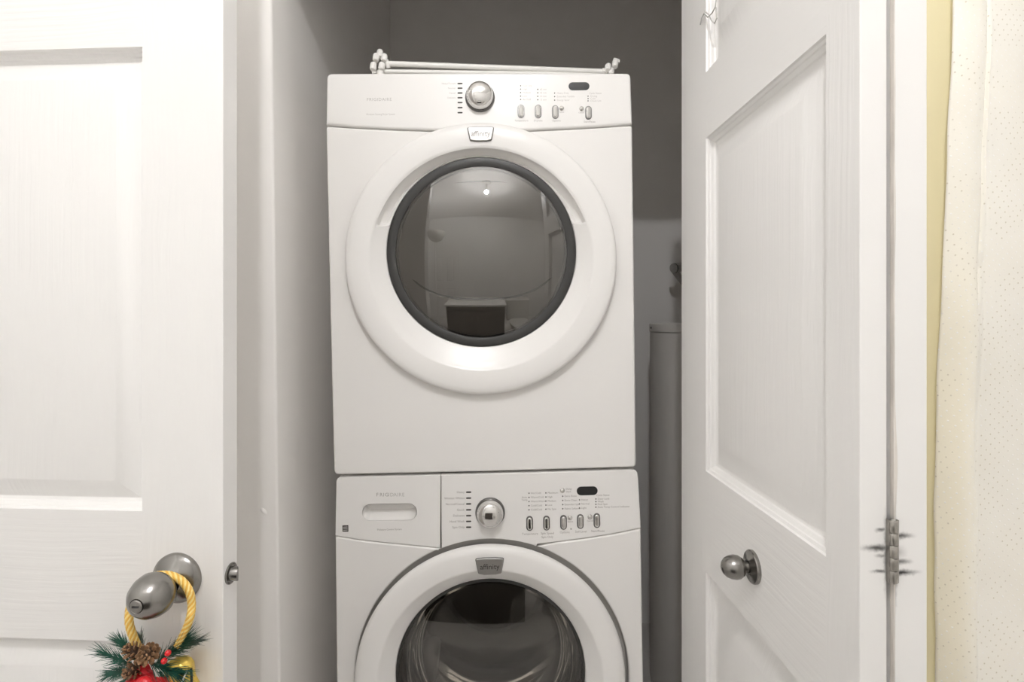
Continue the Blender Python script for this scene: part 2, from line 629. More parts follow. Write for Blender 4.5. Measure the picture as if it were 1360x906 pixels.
def panel_mesh(x0, x1, z0, z1, k=1.0):
    """moulded raised panel sunk into the door skin (y grows into the door)"""
    bm = bmesh.new()
    rings = []
    for (d, y) in MOULD:
        d *= k
        rings.append([bm.verts.new(c) for c in ((x0 + d, y, z0 + d), (x1 - d, y, z0 + d), (x1 - d, y, z1 - d), (x0 + d, y, z1 - d))])
    for a, b in zip(rings, rings[1:]):
        for i in range(4):
            j = (i + 1) % 4
            bm.faces.new((a[i], a[j], b[j], b[i]))
    bm.faces.new(rings[-1])
    return bm


def slab_mesh(w, h, t, panels, edge_index=2):
    """door slab x 0..w, y 0..t, z 0..h with openings on the front; stiles vertical grain (0), rails horizontal grain (1), edges plain (2)"""
    bm = bmesh.new()
    xs = sorted({0, w, *[p[0] for p in panels], *[p[1] for p in panels]})
    zs = sorted({0, h, *[p[2] for p in panels], *[p[3] for p in panels]})
    cache = {}

    def V(x, y, z):
        k = (round(x, 6), round(y, 6), round(z, 6))
        if k not in cache:
            cache[k] = bm.verts.new(k)
        return cache[k]
    for x0, x1 in zip(xs, xs[1:]):
        for z0, z1 in zip(zs, zs[1:]):
            cx, cz = (x0 + x1) / 2, (z0 + z1) / 2
            if any(p[0] < cx < p[1] and p[2] < cz < p[3] for p in panels):
                continue
            f = bm.faces.new((V(x0, 0, z0), V(x1, 0, z0), V(x1, 0, z1), V(x0, 0, z1)))
            f.material_index = 1 if any(p[0] < cx < p[1] for p in panels) else 0
    b = [V(0, t, 0), V(w, t, 0), V(w, t, h), V(0, t, h)]
    f = bm.faces.new(b[::-1]); f.material_index = 0
    # sides
    for axis in range(4):
        if axis in (0, 2):   # bottom / top
            z = 0 if axis == 0 else h
            front = [V(x, 0, z) for x in xs]
            back = [V(0, t, z), V(w, t, z)]
        else:
            x = 0 if axis == 3 else w
            front = [V(x, 0, z) for z in zs]
            back = [V(x, t, 0), V(x, t, h)]
        f = bm.faces.new(front + back[::-1])
        f.material_index = edge_index
    return bm


def door_leaf(name, parent, w, h, t, panels, edge_mat=None, k=1.0):
    s = obj(name, slab_mesh(w, h, t, panels), [M['grain_v'], M['grain_h'], edge_mat or M['door_paint']], parent, smooth=0)
    bv = s.modifiers.new('edge_softening', 'BEVEL')
    bv.width = 0.0012
    bv.segments = 2
    bv.limit_method = 'ANGLE'
    bv.angle_limit = R(60)
    for p in panels:
        obj('panel', panel_mesh(*p, k), M['grain_v'], s, smooth=25, recalc=False)
    return s


# ---- left door, swung open in front of the wall
A_L = R(3.2)
d1 = empty('door_1', (-0.4065, 0.768, 0.012), (0, 0, -A_L))
tag(d1, 'white panelled door at the left with a brushed steel knob', 'door', kind='structure')
DW, DH, DT = 0.762, 2.12, 0.036
pl1 = Plane(d1)
xr = pl1.p(189, 400)[0]
px1 = (xr - 0.268, xr)
px0 = (xr - 0.268 - 0.10 - 0.20, xr - 0.268 - 0.10)
zrows = [(0.235, pl1.p(189, 853)[1]), (pl1.p(189, 679)[1], pl1.p(189, 62)[1]), (pl1.p(189, 62)[1] + 0.095, 1.93)]
slab_holder = empty('slab_tmp', (0, 0, 0))
pan = [(a + DW, b + DW, c, d) for (c, d) in zrows for (a, b) in (px0, px1)]
sl = door_leaf('slab', d1, DW, DH, DT, pan)
sl.location = (-DW, 0, 0)
bpy.data.objects.remove(slab_holder)
# knob with rosette
kx, kz = pl1.p(236, 767)
knob = empty('knob', (kx, 0, kz))
knob.parent = d1
bm = bmesh.new()
Mk = frame_at((0, 0, 0), (0, -1, 0))
add_lathe(bm, [(0.0352, 0.0), (0.0352, 0.003), (0.0335, 0.006), (0.029, 0.0095), (0.020, 0.0150), (0.0155, 0.019)], 48, Mk)
obj('rosette', bm, M['nickel'], knob)
bm = bmesh.new()
add_lathe(bm, [(0.0135, 0.012), (0.0125, 0.020), (0.0135, 0.026), (0.020, 0.0315), (0.0262, 0.0390), (0.0290, 0.047), (0.0282, 0.056),
               (0.0245, 0.0655), (0.0185, 0.073), (0.0135, 0.0770), (0.0095, 0.0788), (0.0085, 0.0780)], 48, Mk)
obj('grip', bm, M['nickel'], knob)
bm = bmesh.new()
add_lathe(bm, [(0.0084, 0.075), (0.0082, 0.0795), (0.0070, 0.0806), (0.0001, 0.0810)], 28, Mk)
lb = obj('lock_button', bm, M['nickel'], knob)
bm = bmesh.new()
add_box(bm, -0.0042, 0.0042, -0.0816, -0.079, -0.0009, 0.0009)
obj('slot', bm, M['dark'], knob)
# latch on the edge
bm = bmesh.new()
lz = kz - 0.001
add_lathe(bm, [(0.0150, 0.0), (0.0150, 0.0014), (0.0138, 0.0022), (0.0125, 0.0008), (0.0001, 0.0004)], 28, frame_at((0, 0.0185, lz), (1, 0, 0)))
lp = obj('latch_plate', bm, M['nickel'], d1)
bm = bmesh.new()
add_lathe(bm, [(0.0100, -0.004), (0.0100, 0.0125), (0.0090, 0.0140), (0.0001, 0.0142)], 24, frame_at((0, 0.0185, lz), (1, 0, 0)))
for v in bm.verts:        # slanted bolt
    if v.co.x > 0.004:
        v.co.x -= max(0, (v.co.y - 0.0185) + 0.004) * 0.6
obj('latch_bolt', bm, M['nickel'], d1)

# ---- folding closet door at the right, two leaves folded together
d2 = empty('door_2', (0.377, 1.214, 0.018))
tag(d2, 'white folding closet door at the right with a small round knob', 'door', kind='structure')
angA = math.atan2(-0.594, 0.018)
LW, LT = 0.5943, 0.0315
leafA_root = Vector((0.377, 1.214, 0.018))
tmp = empty('tmp', leafA_root, (0, 0, angA))
plA = Plane(tmp)
bpy.data.objects.remove(tmp)
xa0, xa1 = plA.p(937.5, 400)[0], plA.p(1097, 400)[0]
za = [(0.24, plA.p(940, 762)[1]), (plA.p(938, 626)[1], plA.p(938, 183)[1]), (plA.p(937, 97)[1], 1.93)]
edgeA = smear_mat('near_edge_paint', DOORWHITE,
                  [(0.025, 1.037 - 0.018, 0.008, 0.0022, 0.8), (0.021, 1.0165 - 0.018, 0.022, 0.0035, 0.95), (0.026, 1.0075 - 0.018, 0.010, 0.002, 0.6),
                   (0.024, 0.990 - 0.018, 0.012, 0.002, 0.85), (0.031, 1.01 - 0.018, 0.004, 0.04, 0.75)])
lA = door_leaf('leaf', d2, LW, 2.0, LT, [(xa0, xa1, a, b) for a, b in za], edgeA, 1.42)
lA.rotation_euler = (0, 0, angA)
# leaf B: faces away from the camera to the right
edgeB = smear_mat('outer_edge_paint', DOORWHITE,
                  [(0.031, 1.031 - 0.018, 0.017, 0.003, 0.9), (0.033, 1.0125 - 0.018, 0.010, 0.006, 0.3), (0.031, 1.0015 - 0.018, 0.014, 0.003, 0.8),
                   (0.030, 0.9895 - 0.018, 0.022, 0.003, 1.0), (0.0375, 1.01 - 0.018, 0.003, 0.05, 0.6)])
LTB = 0.0385
lB = door_leaf('leaf', d2, LW, 2.0, LTB, [(0.063, 0.45, a, b) for a, b in za], edgeB)
lB.location = (0.4715 - 0.377, 0.620 - 1.214, 0)
lB.rotation_euler = (0, 0, math.atan2(0.594, -0.018))
# chipped bare strip along the inner edge of the outer leaf
bm = bmesh.new()
n = 90
prev = None
for i in range(n + 1):
    z = 0.02 + 1.96 * i / n
    w = 0.0008 + 0.0022 * max(0, noise.noise((z * 9, 3.1, 0.0))) + 0.003 * max(0, 1 - abs(z + 0.018 - 1.115) / 0.07)
    a = bm.verts.new((-0.0005, LTB + 0.0004, z)); b_ = bm.verts.new((-0.0005, LTB - w, z)); c = bm.verts.new((0.006, LTB + 0.0004, z))
    if prev:
        bm.faces.new((prev[0], a, b_, prev[1])); bm.faces.new((prev[2], c, a, prev[0]))
    prev = (a, b_, c)
ce = obj('chipped_edge', bm, M['chipped'], lB)
ce['label'] = 'chipped bare wood strip'

# knob on leaf A
kx2, kz2 = plA.p(1001, 753)
kn = empty('door_knob', (kx2 * math.cos(angA), kx2 * math.sin(angA), kz2), (0, 0, angA))
kn.parent = d2
bm = bmesh.new()
add_lathe(bm, [(0.026, 0.0), (0.026, 0.004), (0.0245, 0.0058), (0.016, 0.0075), (0.011, 0.010)], 40, Mk)
obj('rosette', bm, M['nickel'], kn)
bm = bmesh.new()
add_lathe(bm, [(0.0095, 0.006), (0.0088, 0.012), (0.0095, 0.0155), (0.0145, 0.019), (0.0180, 0.025), (0.0188, 0.031), (0.0178, 0.038),
               (0.0150, 0.0445), (0.0100, 0.0495), (0.0050, 0.0518), (0.0001, 0.0524)], 40, Mk)
obj('grip', bm, M['nickel'], kn)

# hinge between the leaves (knuckles face the room)
hx, hy = 0.4304 - 0.377, 0.6165 - 1.214
hz0, hz1 = 0.979 - 0.018, 1.050 - 0.018
hin = empty('hinge', (hx, hy, hz0))
hin.parent = d2
for k in range(5):
    bm = bmesh.new()
    a = (hz1 - hz0) / 5
    add_lathe(bm, [(0.0001, k * a + 0.0004), (0.0045, k * a + 0.0004), (0.0048, k * a + 0.0009), (0.0048, (k + 1) * a - 0.0009), (0.0045, (k + 1) * a - 0.0004), (0.0001, (k + 1) * a - 0.0004)], 18)
    obj('knuckle', bm, M['hinge'], hin)
for s in (-1, 1):
    bm = box(*( (-0.0052, -0.0040) if s < 0 else (0.0045, 0.006)), -0.001, 0.028, 0, hz1 - hz0)
    obj('hinge_leaf', bm, M['hinge'], hin)
bm = bmesh.new()
add_lathe(bm, [(0.0001, -0.0015), (0.0024, -0.001), (0.0026, 0.0), (0.0026, hz1 - hz0), (0.0024, hz1 - hz0 + 0.001), (0.0001, hz1 - hz0 + 0.0015)], 12)
obj('hinge_pin', bm, M['satin'], hin)

# thin wire hook hanging on the folding door's upper panel
wh = empty('wire_hook', (0.377, 1.214, 1.80), (0, 0, angA))
tag(wh, 'thin bent white wire hook hanging on the upper panel of the folding door', 'hook')
plW = Plane(wh)
pts = [(952.5, -30), (951, 0), (950, 9), (946, 17), (940, 23), (935, 18), (932, 24), (930, 33)]
pts2 = [(936, 15), (941, 19), (945, 27), (949, 31), (952, 24), (951, 10)]
bm = bmesh.new()
for P in (pts, pts2):
    add_tube(bm, [(plW.p(a, b, -0.004)[0], -0.004, plW.p(a, b, -0.004)[1]) for a, b in P], 0.0012, 6)
obj('wire', bm, M['wire'], wh)


# ---------------------------------------------------------------- laundry machines
def ring_door(parent, pl, cpx, cpy, y_base, prot, groove, k, up, undercut, name='door'):
    """round door: moulded white ring, dark rim and window; axis along -y; returns its root"""
    cx, cz = pl.p(cpx, cpy)
    root = empty(name, (cx, 0, cz))
    root.parent = parent
    seg = 192
    RG = 0.2140
    prof = [(0.292 * k, y_base), (0.292 * k, -undercut + 0.001), (0.3050 * k, -undercut), (0.3060 * k, -max(undercut + 0.003, 0.5 * prot)), (0.3045 * k, -0.78 * prot), (0.2995 * k, -0.92 * prot),
            (0.290 * k, -0.985 * prot), (0.272, -prot), (0.2515, -0.99 * prot), (0.2475, -0.95 * prot), (0.2445, -0.86 * prot)]
    funnel = [(0.33, 0.62), (0.66, 0.36), (0.92, 0.14), (1.0, 0.06)]   # t from the lip to the window, height share of prot
    bm = bmesh.new()
    cols = []
    for i in range(seg):
        a = 2 * PI * i / seg
        ca, sa = math.cos(a), math.sin(a)
        col = [bm.verts.new((r * ca, y, r * sa)) for r, y in prof]
        # finger groove on the upper part
        g = 0.0
        if groove:
            deg = math.degrees(a)
            e = min(deg - 17.5, 162.5 - deg)
            g = max(0.0, min(1.0, e / 2.6))
            g = math.sqrt(max(0.0, 1 - (1 - g) ** 2))
        gx, gz = RG * ca, RG * sa + up
        lx, lz = 0.2445 * ca, 0.2445 * sa
        for (t, hgt) in funnel:
            y = -prot * hgt
            tt = t
            if g > 0:
                yd = {0.33: 0.018, 0.66: 0.020, 0.92: 0.006, 1.0: 0.0}[t]
                y += yd * g
                tt = t * (1 - g) + {0.33: 0.06, 0.66: 0.55, 0.92: 0.92, 1.0: 1.0}[t] * g
            col.append(bm.verts.new((lx + (gx - lx) * tt, y, lz + (gz - lz) * tt)))
        col.append(bm.verts.new((gx * 0.995, 0.012, (gz - up) * 0.995 + up)))
        cols.append(col)
    for i in range(seg):
        a, b = cols[i], cols[(i + 1) % seg]
        for k in range(len(a) - 1):
            bm.faces.new((a[k], a[k + 1], b[k + 1], b[k]))
    obj('door_ring', bm, M['plastic_white'], root, smooth=50)
    return root, up, RG


def window(root, up, RG, gm, rim_in, sag, y0, rim_m):
    """thin dark rim plus a clear pane: flat shoulder outside rim_in, domed inside"""
    Mw = frame_at((0, 0, up), (0, -1, 0))
    bm = bmesh.new()
    add_lathe(bm, [(RG - 0.0008, -0.006), (RG - 0.0012, 0.0015), (RG - 0.003, 0.0020), (rim_in + 0.0015, 0.0026), (rim_in + 0.0005, 0.0020), (rim_in, -0.006)], 128, Mw)
    obj('window_rim', bm, rim_m, root)
    bm = bmesh.new()
    pr = []
    for k in range(17):
        r = rim_in * (1 - k / 16)
        pr.append((max(r, 0.0), y0 + sag * (1 - (r / rim_in) ** 2)))
    add_lathe(bm, pr, 128, Mw)
    return obj('window_glass', bm, gm, root, smooth=80)


def badge(root, pl, px, py, depth, wpx, hpx, root_off, m_text):
    x, z = pl.p(px, py, depth)
    x -= root_off[0]; z -= root_off[1]
    S = 1 / 589.0
    w, h = wpx * S / 2, hpx * S / 2
    o = fillet([(-w, h * 0.92), (-w * 0.80, -h * 0.86), (-w * 0.4, -h), (w * 0.4, -h), (w * 0.80, -h * 0.86), (w, h * 0.92), (w * 0.45, h), (-w * 0.45, h)],
               [0.003, 0.004, 0, 0, 0.004, 0.003, 0, 0])
    fr = plate('badge_frame', [[(a_ * 1.04, c_ * 1.06) for a_, c_ in o]], -0.0036, 0.0046, 0.001, M['bezel'], root)
    bp = plate('badge_plate', [o], -0.005, 0.006, 0.0012, M['badge_steel'], root)
    tx = text('lettering', 'affinity', 0, -0.0005, -0.0053, 0.0165, m_text, root, 'CENTER', char=0.98)
    for q_ in (fr, bp, tx):
        q_.location = (x, depth, z)


def button(parent, pl, px, py, w, h, y=0.0):
    x, z = pl.p(px, py)
    b = empty('button', (x, y, z))
    b.parent = parent
    plate('bezel', [pill(0, 0, w, h, 8)], -0.0016, 0.003, 0.0008, M['bezel'], b)
    plate('button_cap', [pill(0, 0, w * 0.72, h * 0.86, 8)], -0.0048, 0.006, min(w * 0.3, 0.0032), M['chrome'], b, smooth=70)
    return b


def small_button(parent, pl, px, py, r):
    x, z = pl.p(px, py)
    bm = bmesh.new()
    add_lathe(bm, [(r, 0), (r, 0.0015), (r * 0.85, 0.002), (r * 0.8, 0.0018), (r * 0.72, 0.0035), (r * 0.4, 0.0046), (0.0001, 0.005)], 24, frame_at((x, 0, z), (0, -1, 0)))
    return obj('round_button', bm, M['chrome'], parent)


def dial(parent, pl, px, py):
    x, z = pl.p(px, py)
    d = empty('dial', (x, 0, z))
    d.parent = parent
    bm = bmesh.new()
    add_lathe(bm, [(0.0335, 0.0), (0.0330, 0.004), (0.0315, 0.0055), (0.0300, 0.005)], 48, Mk)
    obj('dial_base', bm, M['bezel'], d)
    bm = bmesh.new()
    pr = [(0.0300, 0.003), (0.0296, 0.016), (0.0280, 0.0205)]
    for k in range(1, 9):
        r = 0.0280 * math.cos(k / 8 * PI / 2)
        pr.append((max(r, 0.0), 0.0205 + 0.0120 * math.sin(k / 8 * PI / 2)))
    add_lathe(bm, pr, 48, Mk)
    obj('dial_cap', bm, M['chrome'], d, smooth=70)
    return d


def dots(parent, pl, px, pys, w=0.0042, h=0.0042, m=None):
    for py in pys:
        x, z = pl.p(px, py)
        plate('indicator', [pill(x, z, w, h, 4)], -0.0006, 0.0012, 0.0002, m or M['print_dark'], parent)


def display(parent, pl, px, py, wpx, hpx):
    x, z = pl.p(px, py)
    plate('display', [pill(x, z, wpx / 589, hpx / 589, 10)], -0.0008, 0.003, 0.0004, M['black'], parent)


def cabinet(parent, w, h, depth, x_off, z0):
    bm = bmesh.new()
    add_box(bm, x_off - w / 2, x_off + w / 2, 0.018, depth, z0, z0 + h, bev=0.004, seg=2)
    return bm


def arc(cx, cy, r, a0, a1, n):
    return [(cx + r * math.cos(a0 + (a1 - a0) * k / n), cy + r * math.sin(a0 + (a1 - a0) * k / n)) for k in range(n + 1)]


YM = 1.231
# ======================= dryer
dz0 = EYE.z - (629.6 - 426) / 589
dryer = empty('dryer', ((644.3 - CX) / 589, YM, dz0), (0, R(-0.85), R(1.0)))
tag(dryer, 'white front-loading dryer with a clear round window, stacked on the washer', 'dryer')
dp = Plane(dryer)
P = lambda pts: [dp.p(a, b) for a, b in pts]
seam = [(433.0, 165.5), (470, 168.0), (520, 170.6), (575, 172.4), (638, 173.4), (700, 172.4), (752, 170.0), (800, 167.2), (839.8, 164.4)]
top = [(837.5, 97.2), (636, 96.6), (434.3, 97.6)]
co = seam + top
rad = [0.001] + [0] * 7 + [0.001, 0.012, 0, 0.012]
plate('control_panel', [fillet(P(co), rad, 6)], 0, 0.03, 0.0045, M['plastic_white'], dryer)
seam2 = [(x, y + 2.1) for x, y in seam]
bo = seam2 + [(842.5, 400), (845.0, 620.6), (644, 626.4), (443.5, 630.8), (438, 400)]
rad = [0.006] + [0] * 7 + [0.006, 0, 0.012, 0, 0.012, 0]
hx_, hz_ = dp.p(639.8, 344.6)
hole = [(hx_ + a, hz_ + b) for a, b in arc(0, 0, 0.255, 0, 2 * PI, 95)[:-1]]
plate('front_panel', [fillet(P(bo), rad, 6), hole], 0, 0.03, 0.0045, M['enamel'], dryer)
bm = cabinet(dryer, 0.676, 0.893, 0.72, 0.0, 0.006)
obj('body', bm, M['enamel'], dryer)
for sx in (-0.28, 0.28):
    for sy in (0.06, 0.64):
        bm = bmesh.new()
        add_lathe(bm, [(0.02, 0.0005), (0.02, 0.010)], 16, Matrix.Translation((sx, sy, 0)), True, True)
        obj('foot', bm, M['dark'], dryer)
droot, up, RG = ring_door(dryer, dp, 639.8, 344.6, 0.012, 0.0245, True, 0.989, 0.0163, 0.0075)
window(droot, up, RG, M['dryer_glass'], 0.1925, 0.026, 0.0012, M['rim'])
# drum seen behind the glass
bm = bmesh.new()
add_lathe(bm, [(0.189, -0.0105), (0.187, -0.0085), (0.184, -0.0080), (0.160, -0.0100), (0.0001, -0.012)], 96, frame_at((0, 0, up), (0, -1, 0)))
dr = obj('door_liner', bm, M['drum_light'], droot)
bm = bmesh.new()
add_lathe(bm, [(0.213, 0.000), (0.213, -0.010), (0.188, -0.012)], 96, frame_at((0, 0, up), (0, -1, 0)))
obj('liner_recess', bm, M['rim'], droot)
# moulded outline inside the window
bm = bmesh.new()
pts = []
for k in range(97):
    a = 2 * PI * k / 96
    rx, rz = 0.183, 0.150 if math.sin(a) > 0 else 0.118
    s = math.sin(a); c = math.cos(a)
    pts.append((rx * math.copysign(abs(c) ** 0.8, c), 0.0125, up + 0.012 + rz * math.copysign(abs(s) ** 0.9, s)))
add_tube(bm, pts, 0.0035, 6, cap=False)
obj('liner_rib', bm, M['rim'], droot)
badge(droot, dp, 638.5, 178.5, -0.0245, 34, 18, (hx_, hz_), M['badge_print'])
dial(dryer, dp, 637.5, 129.5)
for (x, y) in ((692, 148), (714.8, 148.2), (737.5, 149), (781.5, 150)):
    button(dryer, dp, x, y, 0.0150, 0.0310)
small_button(dryer, dp, 746, 144, 0.0052)
small_button(dryer, dp, 772.2, 144.6, 0.0052)
display(dryer, dp, 769, 114.6, 28, 10.6)
dots(dryer, dp, 611, [111, 117.2, 123.6, 129.9, 136.3, 143, 149.7], 0.0115, 0.0030, M['print_dark'])
dots(dryer, dp, 691.4, [114, 118.5, 123.1, 127.7, 132.3], 0.0028, 0.0028)
dots(dryer, dp, 714.2, [118.8, 123.4, 128, 132.6], 0.0028, 0.0028)
dots(dryer, dp, 736.6, [123.7, 128.4, 133.1], 0.0028, 0.0028)
dots(dryer, dp, 781, [127.8, 131, 134.1], 0.0028, 0.0028)


def lab(parent, pl, px, py, body, size=0.0054, m=None, align='LEFT', spacing=1.0, y=0.0, char=1.0):
    x, z = pl.p(px, py)
    return text('lettering', body, x, z, y, size, m or M['print'], parent, align, spacing, char=char)


lab(dryer, dp, 487, 132.4, 'FRIGIDAIRE', 0.0100, M['print_faint'], spacing=1.12, char=1.0)
lab(dryer, dp, 486.5, 152.0, 'Moisture Sensing Dryer System', 0.0056, M['print_faint'], char=0.90)
for y, s in zip([111, 117.2, 123.6, 129.9], ['Heavy/Towels', 'Normal', 'Casual', 'Delicate']):
    lab(dryer, dp, 605, y, s, 0.0054, M['print_faint'], 'RIGHT')
for (x, ys, ss) in ((694.2, [114, 118.5, 123.1, 127.7, 132.3], ['Very Dry', 'High', 'Medium', 'Low', 'Air Fluff']),
                    (717, [118.8, 123.4, 128, 132.6], ['60 min', '45 min', '30 min', '15 min']),
                    (739.6, [123.7, 128.4, 133.1], ['Heavy Duty', 'Extended Tumble', 'Energy Saver']),
                    (784, [127.8, 131, 134.1], ['Drying', 'Cool', 'Check Lint'])):
    for y, s in zip(ys, ss):
        lab(dryer, dp, x, y, s, 0.0056, M['print_faint'])
lab(dryer, dp, 782.5, 124, 'Cycle Status', 0.0056, M['print_faint'])
for (x, y, s) in ((692.5, 160.3, 'Temperature'), (714.8, 160.3, 'Dryness'), (739, 160.4, 'Options'), (783, 161.8, 'Start/Pause'), (746, 149, 'Select'), (772, 149.6, 'Cancel')):
    lab(dryer, dp, x, y, s, 0.0058 if y > 155 else 0.0045, M['print'], 'CENTER')

# ======================= washer
wx = 654.0
washer = empty('washer', ((wx - CX) / 589, YM, 0.0), (0, R(-0.85), R(1.0)))
tag(washer, 'white front-loading washer with a dark round window, standing under the dryer', 'washer')
wp = Plane(washer)
P = lambda pts: [wp.p(a, b) for a, b in pts]
CWx, CWy, CWr = 653.2, 898.0, 182.0


def arc_px(x0, x1, n, over_top=True):
    """recess circle from x0 to x1 in survey pixels (over the top, or the long way round the bottom)"""
    a0 = math.acos((x0 - CWx) / CWr); a1 = math.acos((x1 - CWx) / CWr)      # angles above the centre
    if not over_top:
        if a0 > a1: a1 += 2 * PI
        else: a0 += 2 * PI
    return [(CWx + CWr * math.cos(a0 + (a1 - a0) * k / n), CWy - CWr * math.sin(a0 + (a1 - a0) * k / n)) for k in range(n + 1)]


seamL = [(445.4, 711.6), (480, 717.0), (520, 721.6), (555, 724.8)]
seamR = [(740, 719.6), (775, 715.2), (815, 708.8), (851.2, 701.4)]
drawer_o = seamL + [(584.5, 727.8), (585.0, 631.2), (446.8, 634.6)]
hxp, hyp, hwp, hhp = 517.3, 680.6, 72.0, 22.5
hxl, hzl = wp.p(hxp, hyp)
hw_, hh_ = hwp / 589, hhp / 589
drawer = empty('dispenser_drawer', (0, 0, 0))
drawer.parent = washer
plate('drawer_front', [fillet(P(drawer_o), [0.001, 0, 0, 0, 0.001, 0.0012, 0.011], 6), pill(hxl, hzl, hw_, hh_, 12)], 0, 0.028, 0.0012, M["plastic_white"], drawer)
# scooped pull
bm = bmesh.new()
prev = None
o0 = pill(hxl, hzl, hw_ - 0.002, hh_ - 0.002, 12)
levels = [(0.0, 0.0, 1.0, 1.0), (0.002, 0.0, 0.99, 0.97), (0.026, 0.40, 0.94, 0.54)]
rings = []
for (y, sh, sw, s_h) in levels:
    cz = hzl + hh_ / 2 * (1 - s_h) * 0.92
    rings.append([bm.verts.new((hxl + (x - hxl) * sw, y + 0.001, cz + (z - hzl) * s_h)) for x, z in o0])
for a, b in zip(rings, rings[1:]):
    for i in range(len(a)):
        j = (i + 1) % len(a)
        bm.faces.new((a[i], a[j], b[j], b[i]))
bm.faces.new(rings[-1])
obj('drawer_pull', bm, M['plastic_white'], drawer, smooth=20)
panel_o = [(585.6, 631.2)] + [(847.0, 624.4)] + seamR[::-1] + [(714, 722.8)] + arc_px(712, 586.5, 30)
plate('control_panel', [fillet(P(panel_o), [0.001, 0.012, 0.001] + [0] * (len(panel_o) - 3), 6)], 0, 0.03, 0.0018, M["plastic_white"], washer)
sd = 1.1
bo = [(445.2, 711.6 + sd)] + [(x, y + sd) for x, y in seamL[1:]] + [(583, 727.6 + sd)] + arc_px(585.0, 713.5, 120, over_top=False) + \
     [(x, y + sd) for x, y in seamR] + [(854.5, 906), (857.5, 1160), (452, 1166), (447.2, 906)]
rad = [0.004] + [0] * (len(bo) - 6) + [0.004, 0, 0.01, 0.01, 0]
plate('front_panel', [fillet(P(bo), rad, 6)], 0, 0.03, 0.0040, M['enamel'], washer)
# recess wall and floor behind the ring
rcx, rcz = wp.p(CWx, CWy)
bm = bmesh.new()
add_lathe(bm, [(0.3098, -0.004), (0.3085, -0.018), (0.304, -0.0205), (0.275, -0.0210)], 128, frame_at((rcx, 0, rcz), (0, -1, 0)))
obj('door_recess', bm, M['gasket'], washer)
bm = cabinet(washer, 0.678, 0.893, 0.74, 0.0, 0.025)
for f in [f for f in bm.faces if f.calc_center_median().y < 0.0185 and f.calc_area() > 0.1]:
    bm.faces.remove(f)
bod = obj('body', bm, M['enamel'], washer)
for sx in (-0.28, 0.28):
    for sy in (0.06, 0.66):
        bm = bmesh.new()
        add_lathe(bm, [(0.024, 0.0), (0.024, 0.012), (0.012, 0.014), (0.012, 0.03)], 16, Matrix.Translation((sx, sy, 0.0)), True, True)
        obj('foot', bm, M['dark'], washer)
wcx, wcz = wp.p(651.8, 895.0)
wroot, up, RG = ring_door(washer, wp, 651.8, 895.0, 0.018, 0.034, False, 0.980, 0.0015, 0.014)
window(wroot, up, RG, M['washer_glass'], 0.2065, 0.013, 0.001, M['rim'])
Mw = frame_at((0, 0, up), (0, -1, 0))
bm = bmesh.new()      # clear moulded bowl that reaches into the drum
add_lathe(bm, [(0.2070, -0.002), (0.2040, -0.010), (0.1960, -0.014), (0.1935, -0.024), (0.1900, -0.028), (0.1860, -0.050), (0.1830, -0.085), (0.1780, -0.100), (0.1660, -0.112),
               (0.150, -0.113), (0.120, -0.106), (0.0001, -0.098)], 128, Mw)
obj('door_bowl', bm, M['bowl_glass'], wroot, smooth=50)
bm = bmesh.new()
add_lathe(bm, [(0.2130, -0.004), (0.2135, -0.05), (0.235, -0.06), (0.262, -0.10), (0.262, -0.40), (0.250, -0.43), (0.16, -0.44), (0.14, -0.425), (0.0001, -0.43)], 96, Mw)
drum = obj('drum', bm, M['drum_dark'], wroot)
for k in range(3):
    a = 2 * PI * k / 3 + PI / 2 + 0.45
    bm = bmesh.new()
    add_lathe(bm, [(0.0001, -0.14), (0.020, -0.16), (0.030, -0.25), (0.026, -0.38), (0.0001, -0.41)], 16, Mw @ Matrix.Translation((0.255 * math.cos(a), 0.255 * math.sin(a), 0)) @ Matrix.Rotation(a, 4, 'Z') @ Matrix.Diagonal((1.7, 1.0, 1, 1)))
    obj('drum_baffle', bm, M['drum_fin'], wroot)
badge(wroot, wp, 650.5, 751.5, -0.034, 36, 20.5, (wcx, wcz), M['print_dark'])
dial(washer, wp, 651.0, 680.5)
for (x, y) in ((703.4, 695.2), (725.8, 694.7), (748.4, 693.8), (770.8, 692.6), (792.6, 691.4)):
    button(washer, wp, x, y, 0.0150, 0.0335)
small_button(washer, wp, 757, 687.5, 0.0056)
small_button(washer, wp, 783.4, 686.2, 0.0056)
small_button(washer, wp, 746.8, 651.2, 0.0058)
display(washer, wp, 779.8, 652.0, 28, 11.6)
wy = [653.8, 661.7, 669.4, 677.2, 684.9, 692.6, 700.3]
dots(washer, wp, 622.4, wy, 0.0120, 0.0034)
for y, s in zip(wy, ['Heavy', 'Whitest Whites', 'Normal/Casual', 'Quick', 'Delicates', 'Hand Wash', 'Spin Only']):
    lab(washer, wp, 617, y, s, 0.0070, M['print'], 'RIGHT')
cols = (
    (702.6, [655.2, 660.7, 666.2, 671.7, 677.2], ['Hot/Cold', 'Warm/Cold', 'Warm/Warm', 'Cold/Cold', 'Cold/Cold']),
    (725, [654.8, 660.2, 665.6, 671, 676.4], ['Maximum', 'High', 'Medium', 'Low', 'No Spin']),
    (747.4, [659.2, 664.8, 670.3, 675.8], ['Extra Rinse', 'Extra Clean', 'Extended Spin', 'Fabric Softener']),
    (769.6, [664, 669.4, 674.8], ['Heavy', 'Normal', 'Light']),
    (791.4, [662.8, 666.4, 670, 673.7], ['Door Lock', 'Wash', 'Final Spin', 'Auto Temp Control Indicator']))
for x, ys, ss in cols:
    dots(washer, wp, x, ys, 0.0030, 0.0030)
    for y, s in zip(ys, ss):
        lab(washer, wp, x + 2.3, y, s, 0.0060, M['print'])
lab(washer, wp, 696.6, 662.4, 'Auto\nTemp', 0.0058, M['print'], 'CENTER')
